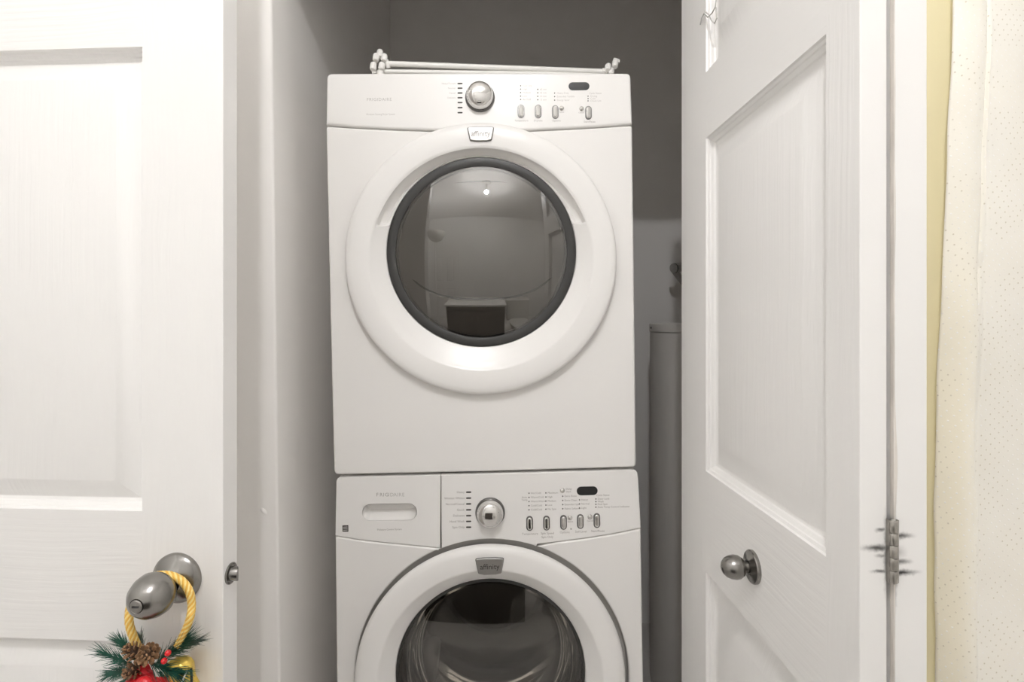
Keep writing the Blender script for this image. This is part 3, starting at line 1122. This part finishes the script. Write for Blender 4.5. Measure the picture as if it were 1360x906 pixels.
lab(washer, wp, 792, 658.0, 'Cycle Status', 0.0060, M['print'])
lab(washer, wp, 751.4, 651.4, 'Delay\nStart', 0.0060, M['print'])
for (x, y, s) in ((704, 709.2, 'Temperature'), (727, 708.4, 'Spin Speed'), (727, 713.4, 'Spin Only'), (750, 707.2, 'Options'), (771.5, 706.2, 'Soil Level'), (794, 705.4, 'Start/Pause'),
                  (757.6, 693, 'Select'), (783.6, 692, 'Cancel')):
    lab(washer, wp, x, y, s, 0.0068 if y > 700 else 0.0050, M['print'], 'CENTER')
dots(washer, wp, 758.4, [702.6], 0.0036, 0.0036, M['print'])
# worn brand lettering: the last letters are almost rubbed off
xq = 499.6
for i, ch in enumerate('FRIGIDAIRE'):
    m_ = M['print'] if i < 4 else M['print_faint']
    lab(drawer, wp, xq, 657.4 + 0.0 * i, ch, 0.0115, m_, spacing=1.0, char=1.0)
    xq += {'I': 2.35}.get(ch, 4.55)
lab(drawer, wp, 517.3, 703.4, 'Moisture Control System', 0.0058, M['print'], 'CENTER', char=0.92)
# little rating label
lx, lz_ = wp.p(458.8, 702)
rl = empty('rating_label', (lx, 0, lz_)); rl.parent = washer
plate('label_plate', [[(-0.0066, -0.0072), (0.0066, -0.0072), (0.0066, 0.0072), (-0.0066, 0.0072)]], -0.0005, 0.001, 0.0001, M['print_dark'], rl)
for z in (-0.0040, -0.0005, 0.0030):
    plate('label_line', [[(-0.0050, z - 0.0007), (0.0050, z - 0.0007 + 0.0006), (0.0050, z + 0.0007 + 0.0006), (-0.0050, z + 0.0007)]], -0.0007, 0.0004, 0.00005, M['print_faint'], rl)


# ---------------------------------------------------------------- folded drying rack on the dryer
def top_z(x_world):
    """height of the dryer's top (it leans slightly)"""
    return dz0 + 0.899 + (x_world - dryer.location.x) * math.sin(R(0.8))


rack = empty('folded_drying_rack', (-0.05, 1.33, top_z(-0.05)))
tag(rack, 'folded white rod drying rack with round end caps lying on the dryer', 'drying rack')
RB = rack.location.copy()


def capsule(p, axis, r, l, name, parent=rack):
    bm = bmesh.new()
    pr = [(0.0001, -l / 2), (r * 0.75, -l / 2 + 0.0004), (r * 0.93, -l / 2 + 0.002), (r, -l / 2 + 0.005), (r, l / 2 - 0.005), (r * 0.93, l / 2 - 0.002), (r * 0.7, l / 2), (0.0001, l / 2)]
    add_lathe(bm, pr, 18, frame_at(Vector(p) - RB, axis))
    return obj(name, bm, M['rod_white'], parent)


def cyl(p, q, r, name):
    bm = bmesh.new()
    add_tube(bm, [Vector(p) - RB, Vector(q) - RB], r, 14)
    return obj(name, bm, M['rod_white'], rack)


Yl, Yr = 1.30, 1.345
capL = [(495.8, 88.5), (507.0, 88.5), (499.5, 76.7), (510.5, 77.3), (504.6, 71.5), (505.5, 97.5)]
for i, (a, b) in enumerate(capL):
    off = (0.0, 0.0, 0.006, 0.006, 0.014, 0.004)[i]
    p = world_at(a, b, Yl + off)
    capsule(p, (0.03, 0.28, 0.96), 0.0078, 0.0195, 'end_cap')
capR = [(807.5, 90.0), (816.8, 85.5), (812, 95.5)]
for i, (a, b) in enumerate(capR):
    p = world_at(a, b, Yr + (0.0, 0.008, 0.0)[i])
    capsule(p, (0.16, 0.5, 0.85), 0.0078 if i < 2 else 0.007, 0.0215, 'end_cap')
bm_ = capsule(world_at(818.5, 81.0, Yr + 0.012), (1, 0.1, -0.25), 0.0062, 0.016, 'end_cap')
cyl(world_at(513, 84.5, Yl + 0.012), world_at(806, 95.3, Yr + 0.006), 0.0064, 'rod')
cyl(world_at(508, 94.8, Yl + 0.010), world_at(812, 99.5, Yr + 0.010), 0.0050, 'rod')
cyl(world_at(500, 96.5, Yl + 0.030), world_at(810, 96.6, Yr + 0.040), 0.0050, 'rod')
cyl(world_at(513, 80.0, Yl + 0.008), world_at(516.0, 90.5, Yl + 0.014), 0.0055, 'bracket')
cyl(world_at(496, 91, Yl + 0.004), world_at(497.5, 97.5, Yl + 0.008), 0.0062, 'bracket')
cyl(world_at(803.5, 92.5, Yr + 0.004), world_at(802.0, 96.5, Yr + 0.004), 0.0070, 'bracket')


# ---------------------------------------------------------------- water heater and wall bracket
wh_c = Vector((0.738, 1.90, 0.0))
heater = empty('water_heater', wh_c)
tag(heater, 'tall off-white water heater behind the folding door', 'water heater')
HR = 0.253
ztop = EYE.z - (429.5 - 426) * (1.70) / F
bm = bmesh.new()
add_lathe(bm, [(HR - 0.006, 0.0), (HR - 0.003, 0.02), (HR - 0.003, ztop - 0.031)], 96)
obj('tank', bm, M['heater'], heater)
bm = bmesh.new()
add_lathe(bm, [(HR, ztop - 0.030), (HR, ztop - 0.003), (HR - 0.004, ztop), (0.0001, ztop + 0.002)], 96)
obj('top_cap', bm, M['heater'], heater)
bm = bmesh.new()
sx = (863.5 - CX) / F
an = math.atan2(-0.16, -0.196)
add_lathe(bm, [(0.0001, 0.003), (0.003, 0.0025), (0.004, 0.0)], 12, frame_at((HR * math.cos(R(180)), HR * math.sin(R(180)), ztop - 0.017), (math.cos(R(180)), math.sin(R(180)), 0)))
obj('screw', bm, M['dark'], heater)

b0 = world_at(893, 356, 2.12)
brk = empty('wall_bracket', (b0.x + 0.12, 2.30, b0.z))
tag(brk, 'grey steel pipe bracket above the water heater, beside the folding door', 'bracket')
o_ = brk.location.copy()
bm = bmesh.new()
e0 = world_at(894, 356.5, 2.12)
e1 = world_at(935, 350, 2.2)
add_tube(bm, [e0 - o_, e1 - o_, Vector((e1.x + 0.02, 2.305, e1.z)) - o_], 0.0175, 16)
obj('pipe', bm, M['bracket'], brk)
bm = bmesh.new()
ax = (e0 - e1).normalized()
add_lathe(bm, [(0.0185, -0.006), (0.0185, 0.0), (0.0150, 0.0008), (0.0001, 0.0008)], 20, frame_at(e0 - o_, ax))
obj('pipe_collar', bm, M['bracket'], brk)
bm = bmesh.new()
add_lathe(bm, [(0.0186, -0.0085), (0.0196, -0.008), (0.0196, -0.005), (0.0186, -0.0045)], 20, frame_at(e0 - o_, ax))
obj('pipe_gasket', bm, M['dark'], brk)
bm = bmesh.new()
f1 = world_at(926, 400, 2.2)
add_tube(bm, [e0 + Vector((0.008, 0.01, -0.008)) - o_, f1 - o_, Vector((f1.x + 0.02, 2.305, f1.z - 0.03)) - o_], 0.0125, 12)
obj('brace', bm, M['bracket'], brk)


# ---------------------------------------------------------------- shower curtain
curt = empty('shower_curtain', (0.95, 0.90, 0.05))
tag(curt, 'cream dotted shower curtain with a yellow liner at the right edge', 'curtain')
co_ = curt.location.copy()


def lerp_tab(tab, v):
    if v <= tab[0][0]: return tab[0][1]
    for (a, b), (c, d) in zip(tab, tab[1:]):
        if v <= c:
            t = (v - a) / (c - a)
            t = t * t * (3 - 2 * t)
            return b + (d - b) * t
    return tab[-1][1]


def sheet(name, m, x_edge, yfun, nx, nz, z0, z1, width, thick):
    bm = bmesh.new()
    uvl = bm.loops.layers.uv.new('UVMap')
    grid, uvs = [], {}
    for j in range(nz + 1):
        z = z0 + (z1 - z0) * j / nz
        row = []
        u = 0.0
        last = None
        for i in range(nx + 1):
            x = x_edge(z) + width * i / nx
            p = Vector((x, yfun(x, z, i / nx), z))
            if last is not None:
                u += (p - last).length
            last = p
            v = bm.verts.new(p - co_)
            uvs[v] = (u, z)
            row.append(v)
        grid.append(row)
    for a, b in zip(grid, grid[1:]):
        for i in range(nx):
            f = bm.faces.new((a[i], a[i + 1], b[i + 1], b[i]))
            for l in f.loops:
                l[uvl].uv = uvs[l.vert]
    o = obj(name, bm, m, curt, smooth=80, recalc=False)
    s = o.modifiers.new('cloth_thickness', 'SOLIDIFY')
    s.thickness = thick
    return o


YQ = 0.88


def zpx(py, Y=YQ):
    return EYE.z - (py - CY) / F * Y


# fabric: left hem wanders, folds by survey
hem = sorted([(zpx(-300), 1270), (zpx(0), 1265), (zpx(200), 1257.5), (zpx(400), 1254), (zpx(600), 1256), (zpx(906), 1259), (zpx(1200), 1262)])
ridge = sorted([(zpx(-300), 1316), (zpx(0), 1312), (zpx(200), 1305), (zpx(400), 1299), (zpx(600), 1301), (zpx(700), 1304), (zpx(906), 1299), (zpx(1200), 1296)])


def xe(z): return (lerp_tab(hem, z) - CX) / F * YQ


def y_fabric(x, z, s):
    px = x / YQ * F + CX
    e, r = lerp_tab(hem, z), lerp_tab(ridge, z)
    y = YQ
    d = px - r
    # sheet between hem and ridge turns toward the left and away; beyond the ridge the next fold starts a step behind
    t = max(0.0, min(1.0, (px - e) / max(r - e, 1)))
    low = max(0.0, min(1.0, (1.45 - z) / 0.5))
    if d < 0:
        y += 0.030 * low * (1 - t) ** 1.6 * 0.9 - 0.010 * math.sin(PI * t)
    st = 1 / (1 + math.exp(-d / 2.2))
    y += st * 0.018 * (0.35 + 0.65 * low)
    if d > 0:
        y += -0.020 * (1 - math.exp(-d / 60.0)) + 0.018 * math.sin((px - r) / 62.0) ** 2 * 0.6
        y += 0.012 * math.sin((px - r) * 0.021 + 0.8 * math.sin(z * 3.0))
    # wrinkles
    y += 0.010 * noise.noise((x * 7, z * 3.2, 1.7)) * (0.4 + 0.6 * t)
    q = x * 10 + z * 8
    y += 0.0045 * noise.noise((q, z * 3 - x * 4, 5.0))
    return y


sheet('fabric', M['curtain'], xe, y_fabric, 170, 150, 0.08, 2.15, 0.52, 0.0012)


def y_liner(x, z, s):
    return YQ + 0.045 + 0.020 * math.cos(s * PI * 2.4 + 0.5 * math.sin(z * 2)) - 0.012 * s + 0.003 * noise.noise((x * 9, z * 2, 8))


sheet('liner', M['liner'], lambda z: (1229 - CX) / F * (YQ + 0.04), y_liner, 40, 60, 0.08, 2.15, 0.10, 0.001)
# rings and rod hold it above the frame
rod = empty('curtain_rod', (0.95, 0.90, 2.18))
tag(rod, 'white shower curtain rod above the dotted curtain', 'rod')
bm = bmesh.new()
add_tube(bm, [(-0.30, 0, 0), (0.70, 0, 0)], 0.0125, 16)
obj('pole', bm, M['rod_white'], rod)
for k in range(5):
    bm = bmesh.new()
    pts = [(-0.16 + k * 0.11, 0.024 * math.cos(2 * PI * t / 16), -0.012 + 0.030 * math.sin(2 * PI * t / 16)) for t in range(17)]
    add_tube(bm, pts, 0.002, 6)
    obj('ring', bm, M['satin'], curt).location = rod.location - co_


# ---------------------------------------------------------------- Christmas hanger on the knob
hg = empty('christmas_hanger', (kx, 0, kz))
hg.matrix_world = d1.matrix_world @ Matrix.Translation((kx, 0, kz))
bpy.context.view_layer.update()
hg.location = (d1.matrix_world @ Matrix.Translation((kx, 0, kz))).translation
hg.rotation_euler = d1.rotation_euler
tag(hg, 'gold cord Christmas hanger with pine cones and berries on the left door knob', 'ornament')
hp = Plane(hg)
YC = -0.026        # plane of the loop, just in front of the rosette


def HP(px, py, y=YC):
    a, b = hp.p(px, py, y)
    return Vector((a, y, b))


def smooth_path(pts, n):
    """Catmull-Rom through points"""
    P_ = [Vector(p) for p in pts]
    P_ = [2 * P_[0] - P_[1]] + P_ + [2 * P_[-1] - P_[-2]]
    out = []
    for i in range(1, len(P_) - 2):
        p0, p1, p2, p3 = P_[i - 1:i + 3]
        for k in range(n):
            t = k / n
            out.append(0.5 * ((2 * p1) + (-p0 + p2) * t + (2 * p0 - 5 * p1 + 4 * p2 - p3) * t * t + (-p0 + 3 * p1 - 3 * p2 + p3) * t ** 3))
    out.append(P_[-2])
    return out


loop_px = [(184, 862), (177, 846), (171.5, 826), (174, 800), (186, 777), (202, 766), (221, 763.5), (239, 770), (251, 785), (254.5, 804), (252, 822), (244, 842), (236, 858)]
path = smooth_path([HP(a, b, YC - (0.004 if 2 < i < 10 else 0.010)) for i, (a, b) in enumerate(loop_px)], 14)
NS, RS, RO = 8, 0.00155, 0.0038
frames = []
u = None
dist = 0
for i, p in enumerate(path):
    t = (path[min(i + 1, len(path) - 1)] - path[max(i - 1, 0)]).normalized()
    u = t.orthogonal().normalized() if u is None else (u - t * u.dot(t)).normalized()
    if i: dist += (p - path[i - 1]).length
    frames.append((p, u.copy(), t.cross(u), dist))
cord = empty('cord', (0, 0, 0))
cord.parent = hg
for s in range(NS):
    pts = []
    for (p, u_, v_, dd) in frames:
        a = 2 * PI * s / NS + dd / 0.030 * 2 * PI
        pts.append(p + u_ * (RO * math.cos(a)) + v_ * (RO * math.sin(a)))
    bms = bmesh.new()
    add_tube(bms, pts, RS, 6)
    obj('cord_strand', bms, M['cord'] if s % 2 else M['cord_dark'], cord, smooth=60)


def pine_cone(center, axis, r, l, n, spread):
    bm = bmesh.new()
    Mx = frame_at(center, axis)
    add_lathe(bm, [(0.0001, -l * 0.5), (r * 0.45, -l * 0.3), (r * 0.5, 0), (r * 0.3, l * 0.35), (0.0001, l * 0.5)], 10, Mx)
    for f_ in bm.faces:
        f_.material_index = 1
    for k in range(n):
        f = (k + 0.5) / n
        ang = k * 2.39996
        hgt = -l * 0.48 + l * 0.96 * f
        rr = r * math.sin(PI * min(0.96, 0.12 + 0.86 * f)) ** 0.7
        tilt = (0.15 + 1.05 * f) * spread
        w = r * 0.46 * (1.08 - 0.6 * f)
        ln = rr * 0.62
        base = Vector((math.cos(ang), math.sin(ang), 0))
        tang = Vector((-math.sin(ang), math.cos(ang), 0))
        out = (base * math.cos(tilt) + Vector((0, 0, 1)) * math.sin(tilt)).normalized()
        nor = out.cross(tang)
        p0 = base * (rr * 0.38) + Vector((0, 0, hgt))
        tip = p0 + out * ln
        ring = [p0 - tang * w * 0.3, p0 + tang * w * 0.3, p0 + out * ln * 0.65 + tang * w * 0.55, tip + tang * w * 0.22, tip - tang * w * 0.22, p0 + out * ln * 0.65 - tang * w * 0.55]
        th = r * 0.05
        topv = [bm.verts.new(Mx @ (q_ + nor * th)) for q_ in ring]
        botv = [bm.verts.new(Mx @ (q_ - nor * th)) for q_ in ring]
        bm.faces.new(topv); bm.faces.new(botv[::-1])
        for i in range(6):
            j = (i + 1) % 6
            bm.faces.new((topv[i], botv[i], botv[j], topv[j]))
    return bm


for (px, py, ax, r, l, n, yy) in ((197, 869, (0.25, -0.85, 0.30), 0.0155, 0.030, 46, -0.052), (178, 866, (-0.50, -0.35, 0.55), 0.0135, 0.030, 46, -0.046),
                                  (177, 890, (-0.30, -0.75, 0.10), 0.0125, 0.026, 42, -0.050)):
    obj('pine_cone', pine_cone(HP(px, py, yy), ax, r, l, int(n * 0.72), 0.92), [M['cone'], M['cone_core']], hg, smooth=30)


def sprig(px0, py0, px1, py1, y0, y1, n, ln, m, seed, fan=0.75):
    rnd = random.Random(seed)
    a, b = HP(px0, py0, y0), HP(px1, py1, y1)
    bm = bmesh.new()
    add_tube(bm, [a, b], [0.0012, 0.0005], 5)
    d = (b - a)
    L = d.length
    dn = d.normalized()
    for k in range(n):
        f = rnd.random() ** 0.8
        p = a + d * f * 0.95
        rot = rnd.random() * 2 * PI
        o1 = dn.orthogonal().normalized(); o2 = dn.cross(o1)
        side = o1 * math.cos(rot) + o2 * math.sin(rot)
        sp = fan * (0.45 + 0.75 * rnd.random()) * (1.1 - 0.55 * f)
        dv = (dn + side * sp).normalized()
        dv.y *= 0.7
        l_ = ln * (0.65 + 0.5 * rnd.random())
        bend = Vector((0, 0, -0.0025 * rnd.random()))
        mid = p + dv * l_ * 0.55
        end = p + dv * l_ + bend
        if end.y > -0.002: end.y = -0.002
        if mid.y > -0.002: mid.y = -0.002
        rw = 0.00042
        add_tube(bm, [p, mid, end], [rw, rw * 0.9, rw * 0.25], 3, cap=False)
    o = obj('pine_sprig', bm, m, hg, smooth=60)
    return o


sprig(205, 884, 246, 850, -0.040, -0.036, 190, 0.028, M['needle'], 1)
sprig(222, 868, 262, 852, -0.024, -0.016, 120, 0.022, M['needle_grey'], 9, 0.5)
sprig(200, 882, 235, 895, -0.046, -0.050, 160, 0.030, M['needle'], 2)
sprig(185, 880, 160, 852, -0.036, -0.034, 150, 0.024, M['needle'], 3)
sprig(178, 884, 140, 868, -0.034, -0.034, 110, 0.026, M['needle'], 4)
sprig(185, 888, 146, 895, -0.040, -0.036, 150, 0.026, M['needle'], 5)
sprig(190, 868, 186, 846, -0.030, -0.026, 60, 0.016, M['needle_grey'], 6)
sprig(175, 894, 150, 925, -0.040, -0.030, 120, 0.028, M['needle'], 7)
sprig(212, 892, 232, 930, -0.036, -0.030, 120, 0.028, M['needle'], 8)
for (px, py, yy) in ((223, 867.5, -0.060), (218, 878, -0.060)):
    bm = bmesh.new()
    bmesh.ops.create_uvsphere(bm, u_segments=16, v_segments=10, radius=0.0040)
    c = HP(px, py, yy)
    for v in bm.verts: v.co += c
    obj('berry', bm, M['berry'], hg, smooth=80)

# red gathered bow below the cones
rnd = random.Random(4)


def ribbon_loop(c, w, h, deg, y, seed, wid):
    bm = bmesh.new()
    n = 28
    rr = random.Random(seed)
    prev = None
    ca, sa = math.cos(R(deg)), math.sin(R(deg))
    for k in range(n + 1):
        t = 2 * PI * k / n
        x = w * (1 - math.cos(t)) / 2
        z = h * math.sin(t) * (0.25 + 0.75 * (1 - math.cos(t)) / 2)
        row = []
        for s in range(6):
            q_ = s / 5 - 0.5
            ww = wid * (0.35 + 0.65 * x / w)
            rip = 0.0016 * math.sin(s * 2.2 + t * 2 + seed)
            X = x + rip
            Z = z + rip
            row.append(bm.verts.new((c.x + X * ca - Z * sa, c.y + q_ * ww, c.z + X * sa + Z * ca)))
        if prev:
            for s in range(5):
                bm.faces.new((prev[s], prev[s + 1], row[s + 1], row[s]))
        prev = row
    return bm


c0 = HP(200, 897, -0.050)
bow = empty('red_bow', c0); bow.parent = hg
for i, (w, h, dg, wid) in enumerate(((0.040, 0.014, 200, 0.030), (0.036, 0.013, -25, 0.030), (0.040, 0.014, 245, 0.030), (0.040, 0.014, -70, 0.030), (0.030, 0.010, 160, 0.018))):
    bm = ribbon_loop(Vector((0, -0.006 + 0.003 * i, -0.006)), w, h, dg, -0.05, i, wid)
    obj('ribbon_loop', bm, M['ribbon'], bow, smooth=60)
bm = bmesh.new()
bmesh.ops.create_uvsphere(bm, u_segments=14, v_segments=10, radius=0.010)
for v in bm.verts: v.co = Vector((v.co.x * 1.0, v.co.y * 0.8 - 0.012, v.co.z * 0.8 - 0.002)) * (1 + 0.08 * math.sin(v.co.x * 900))
obj('ribbon_knot', bm, M['ribbon'], bow, smooth=60)

# crumpled gold bell with white string and dark cord
gb = empty('gold_bell', HP(241, 905, -0.034)); gb.parent = hg
bm = bmesh.new()
seg = 40
pr = [(0.0001, 0.031), (0.009, 0.0305), (0.015, 0.027), (0.0175, 0.020), (0.0180, 0.008), (0.0200, -0.006), (0.0240, -0.018), (0.0275, -0.026), (0.0282, -0.030), (0.0262, -0.030), (0.0150, 0.01)]
add_lathe(bm, pr, seg, Matrix.Rotation(R(-8), 4, 'Y'))
for v in bm.verts:
    a = math.atan2(v.co.y, v.co.x)
    k = 1 + 0.07 * math.sin(a * 7 + v.co.z * 120)
    v.co.x *= k; v.co.y *= k * 0.85
obj('bell_cup', bm, M['gold'], gb, smooth=60)
bm = bmesh.new()
add_tube(bm, [(0.0170, -0.013, 0.024), (0.0130, -0.0175, 0.012), (0.0060, -0.021, 0.002), (-0.004, -0.023, -0.008), (-0.012, -0.025, -0.016)], 0.0011, 6)
obj('bell_string', bm, M['string'], gb)
bm = bmesh.new()
add_tube(bm, [(0.0175, -0.006, 0.022), (0.0195, -0.008, 0.010), (0.0205, -0.010, -0.004), (0.024, -0.012, -0.016)], 0.0016, 6)
obj('bell_cord', bm, M['rope_dark'], gb)


# ---------------------------------------------------------------- ceiling light, added fill lamp, and the part of the room seen only in reflections
cl = empty('ceiling_light', (LAMP_POS.x, LAMP_POS.y, 2.76))
tag(cl, 'round globe ceiling light seen glinting in the dryer window', 'light')
bm = bmesh.new()
add_lathe(bm, [(0.07, 0.0), (0.07, -0.015), (0.05, -0.028), (0.018, -0.035), (0.018, -0.175)], 32)
obj('canopy', bm, M['rod_white'], cl)
bm = bmesh.new()
bmesh.ops.create_uvsphere(bm, u_segments=24, v_segments=14, radius=0.030)
for v in bm.verts: v.co.z += LAMP_POS.z - 2.76
obj('globe', bm, M['globe'], cl, smooth=80)

fl = empty('fill_lamp', (-0.95, -0.70, 0.0))  # added lamp, out of view: bounces soft fill off the ceiling
tag(fl, 'added uplight for fill, shaped as a white floor lamp, unseen behind the viewer', 'lamp')
bm = bmesh.new()
add_lathe(bm, [(0.13, 0.0), (0.13, 0.015), (0.03, 0.03), (0.0125, 0.04)], 32)
obj('base', bm, M['rod_white'], fl)
bm = bmesh.new()
add_lathe(bm, [(0.0125, 0.03), (0.0125, 1.86)], 16)
obj('pole', bm, M['rod_white'], fl)
bm = bmesh.new()
add_lathe(bm, [(0.0001, 1.85), (0.05, 1.86), (0.12, 1.90), (0.17, 1.99), (0.175, 2.04), (0.171, 2.04), (0.165, 1.995), (0.115, 1.91), (0.0001, 1.87)], 40)
obj('lamp_shade', bm, M['rod_white'], fl)
bm = bmesh.new()
bmesh.ops.create_uvsphere(bm, u_segments=16, v_segments=10, radius=0.05)
for v in bm.verts: v.co.z += 1.955
obj('bulb', bm, M['fill_bulb'], fl, smooth=80)

d3 = empty('door_3', (-1.45, -1.745, 0.01), (0, 0, PI))
tag(d3, 'white panelled door on the wall opposite the closet', 'door', kind='structure')
door_leaf('slab', d3, 0.70, 2.03, 0.035, [(0.10, 0.30, 0.25, 0.82), (0.40, 0.60, 0.25, 0.82), (0.10, 0.30, 1.0, 1.65), (0.40, 0.60, 1.0, 1.65)]).location = (-0.70, -0.035, 0)

vc = empty('vanity_cabinet', (-0.20, -0.58, 0.0))
tag(vc, 'dark wooden vanity cabinet opposite the laundry closet', 'cabinet')
obj('body', box(-0.46, 0.46, -0.25, 0.24, 0.0, 0.80, bev=0.004), M['cabinet'], vc)
obj('countertop', box(-0.48, 0.48, -0.25, 0.27, 0.80, 0.83, bev=0.004), M['toilet'], vc)
for s in (-1, 1):
    dd = obj('cabinet_door', box(0.02 if s > 0 else -0.44, 0.44 if s > 0 else -0.02, 0.24, 0.26, 0.10, 0.72, bev=0.004), M['cabinet'], vc)
    bm = bmesh.new()
    add_lathe(bm, [(0.006, 0), (0.006, 0.012), (0.014, 0.018), (0.012, 0.026), (0.0001, 0.028)], 16, frame_at((s * 0.05, 0.26, 0.62), (0, 1, 0)))
    obj('cabinet_knob', bm, M['nickel'], dd)

tl = empty('toilet', (0.58, -0.55, 0.0))
tag(tl, 'white toilet opposite the laundry closet beside the vanity', 'toilet')
bm = bmesh.new()
add_lathe(bm, [(0.11, 0), (0.11, 0.03), (0.085, 0.12), (0.10, 0.22), (0.165, 0.33), (0.185, 0.385), (0.185, 0.40), (0.15, 0.40), (0.12, 0.33), (0.0001, 0.24)], 36, Matrix.Diagonal((1, 1.25, 1, 1)))
obj('bowl', bm, M['toilet'], tl)
bm = bmesh.new()
add_lathe(bm, [(0.19, 0.402), (0.192, 0.415), (0.185, 0.425), (0.0001, 0.428)], 36, Matrix.Diagonal((1, 1.25, 1, 1)))
obj('lid', bm, M['toilet'], tl)
obj('tank', box(-0.22, 0.22, -0.345, -0.17, 0.38, 0.76, bev=0.02, seg=3), M['toilet'], tl)
obj('tank_lid', box(-0.23, 0.23, -0.35, -0.16, 0.76, 0.79, bev=0.008), M['toilet'], tl)
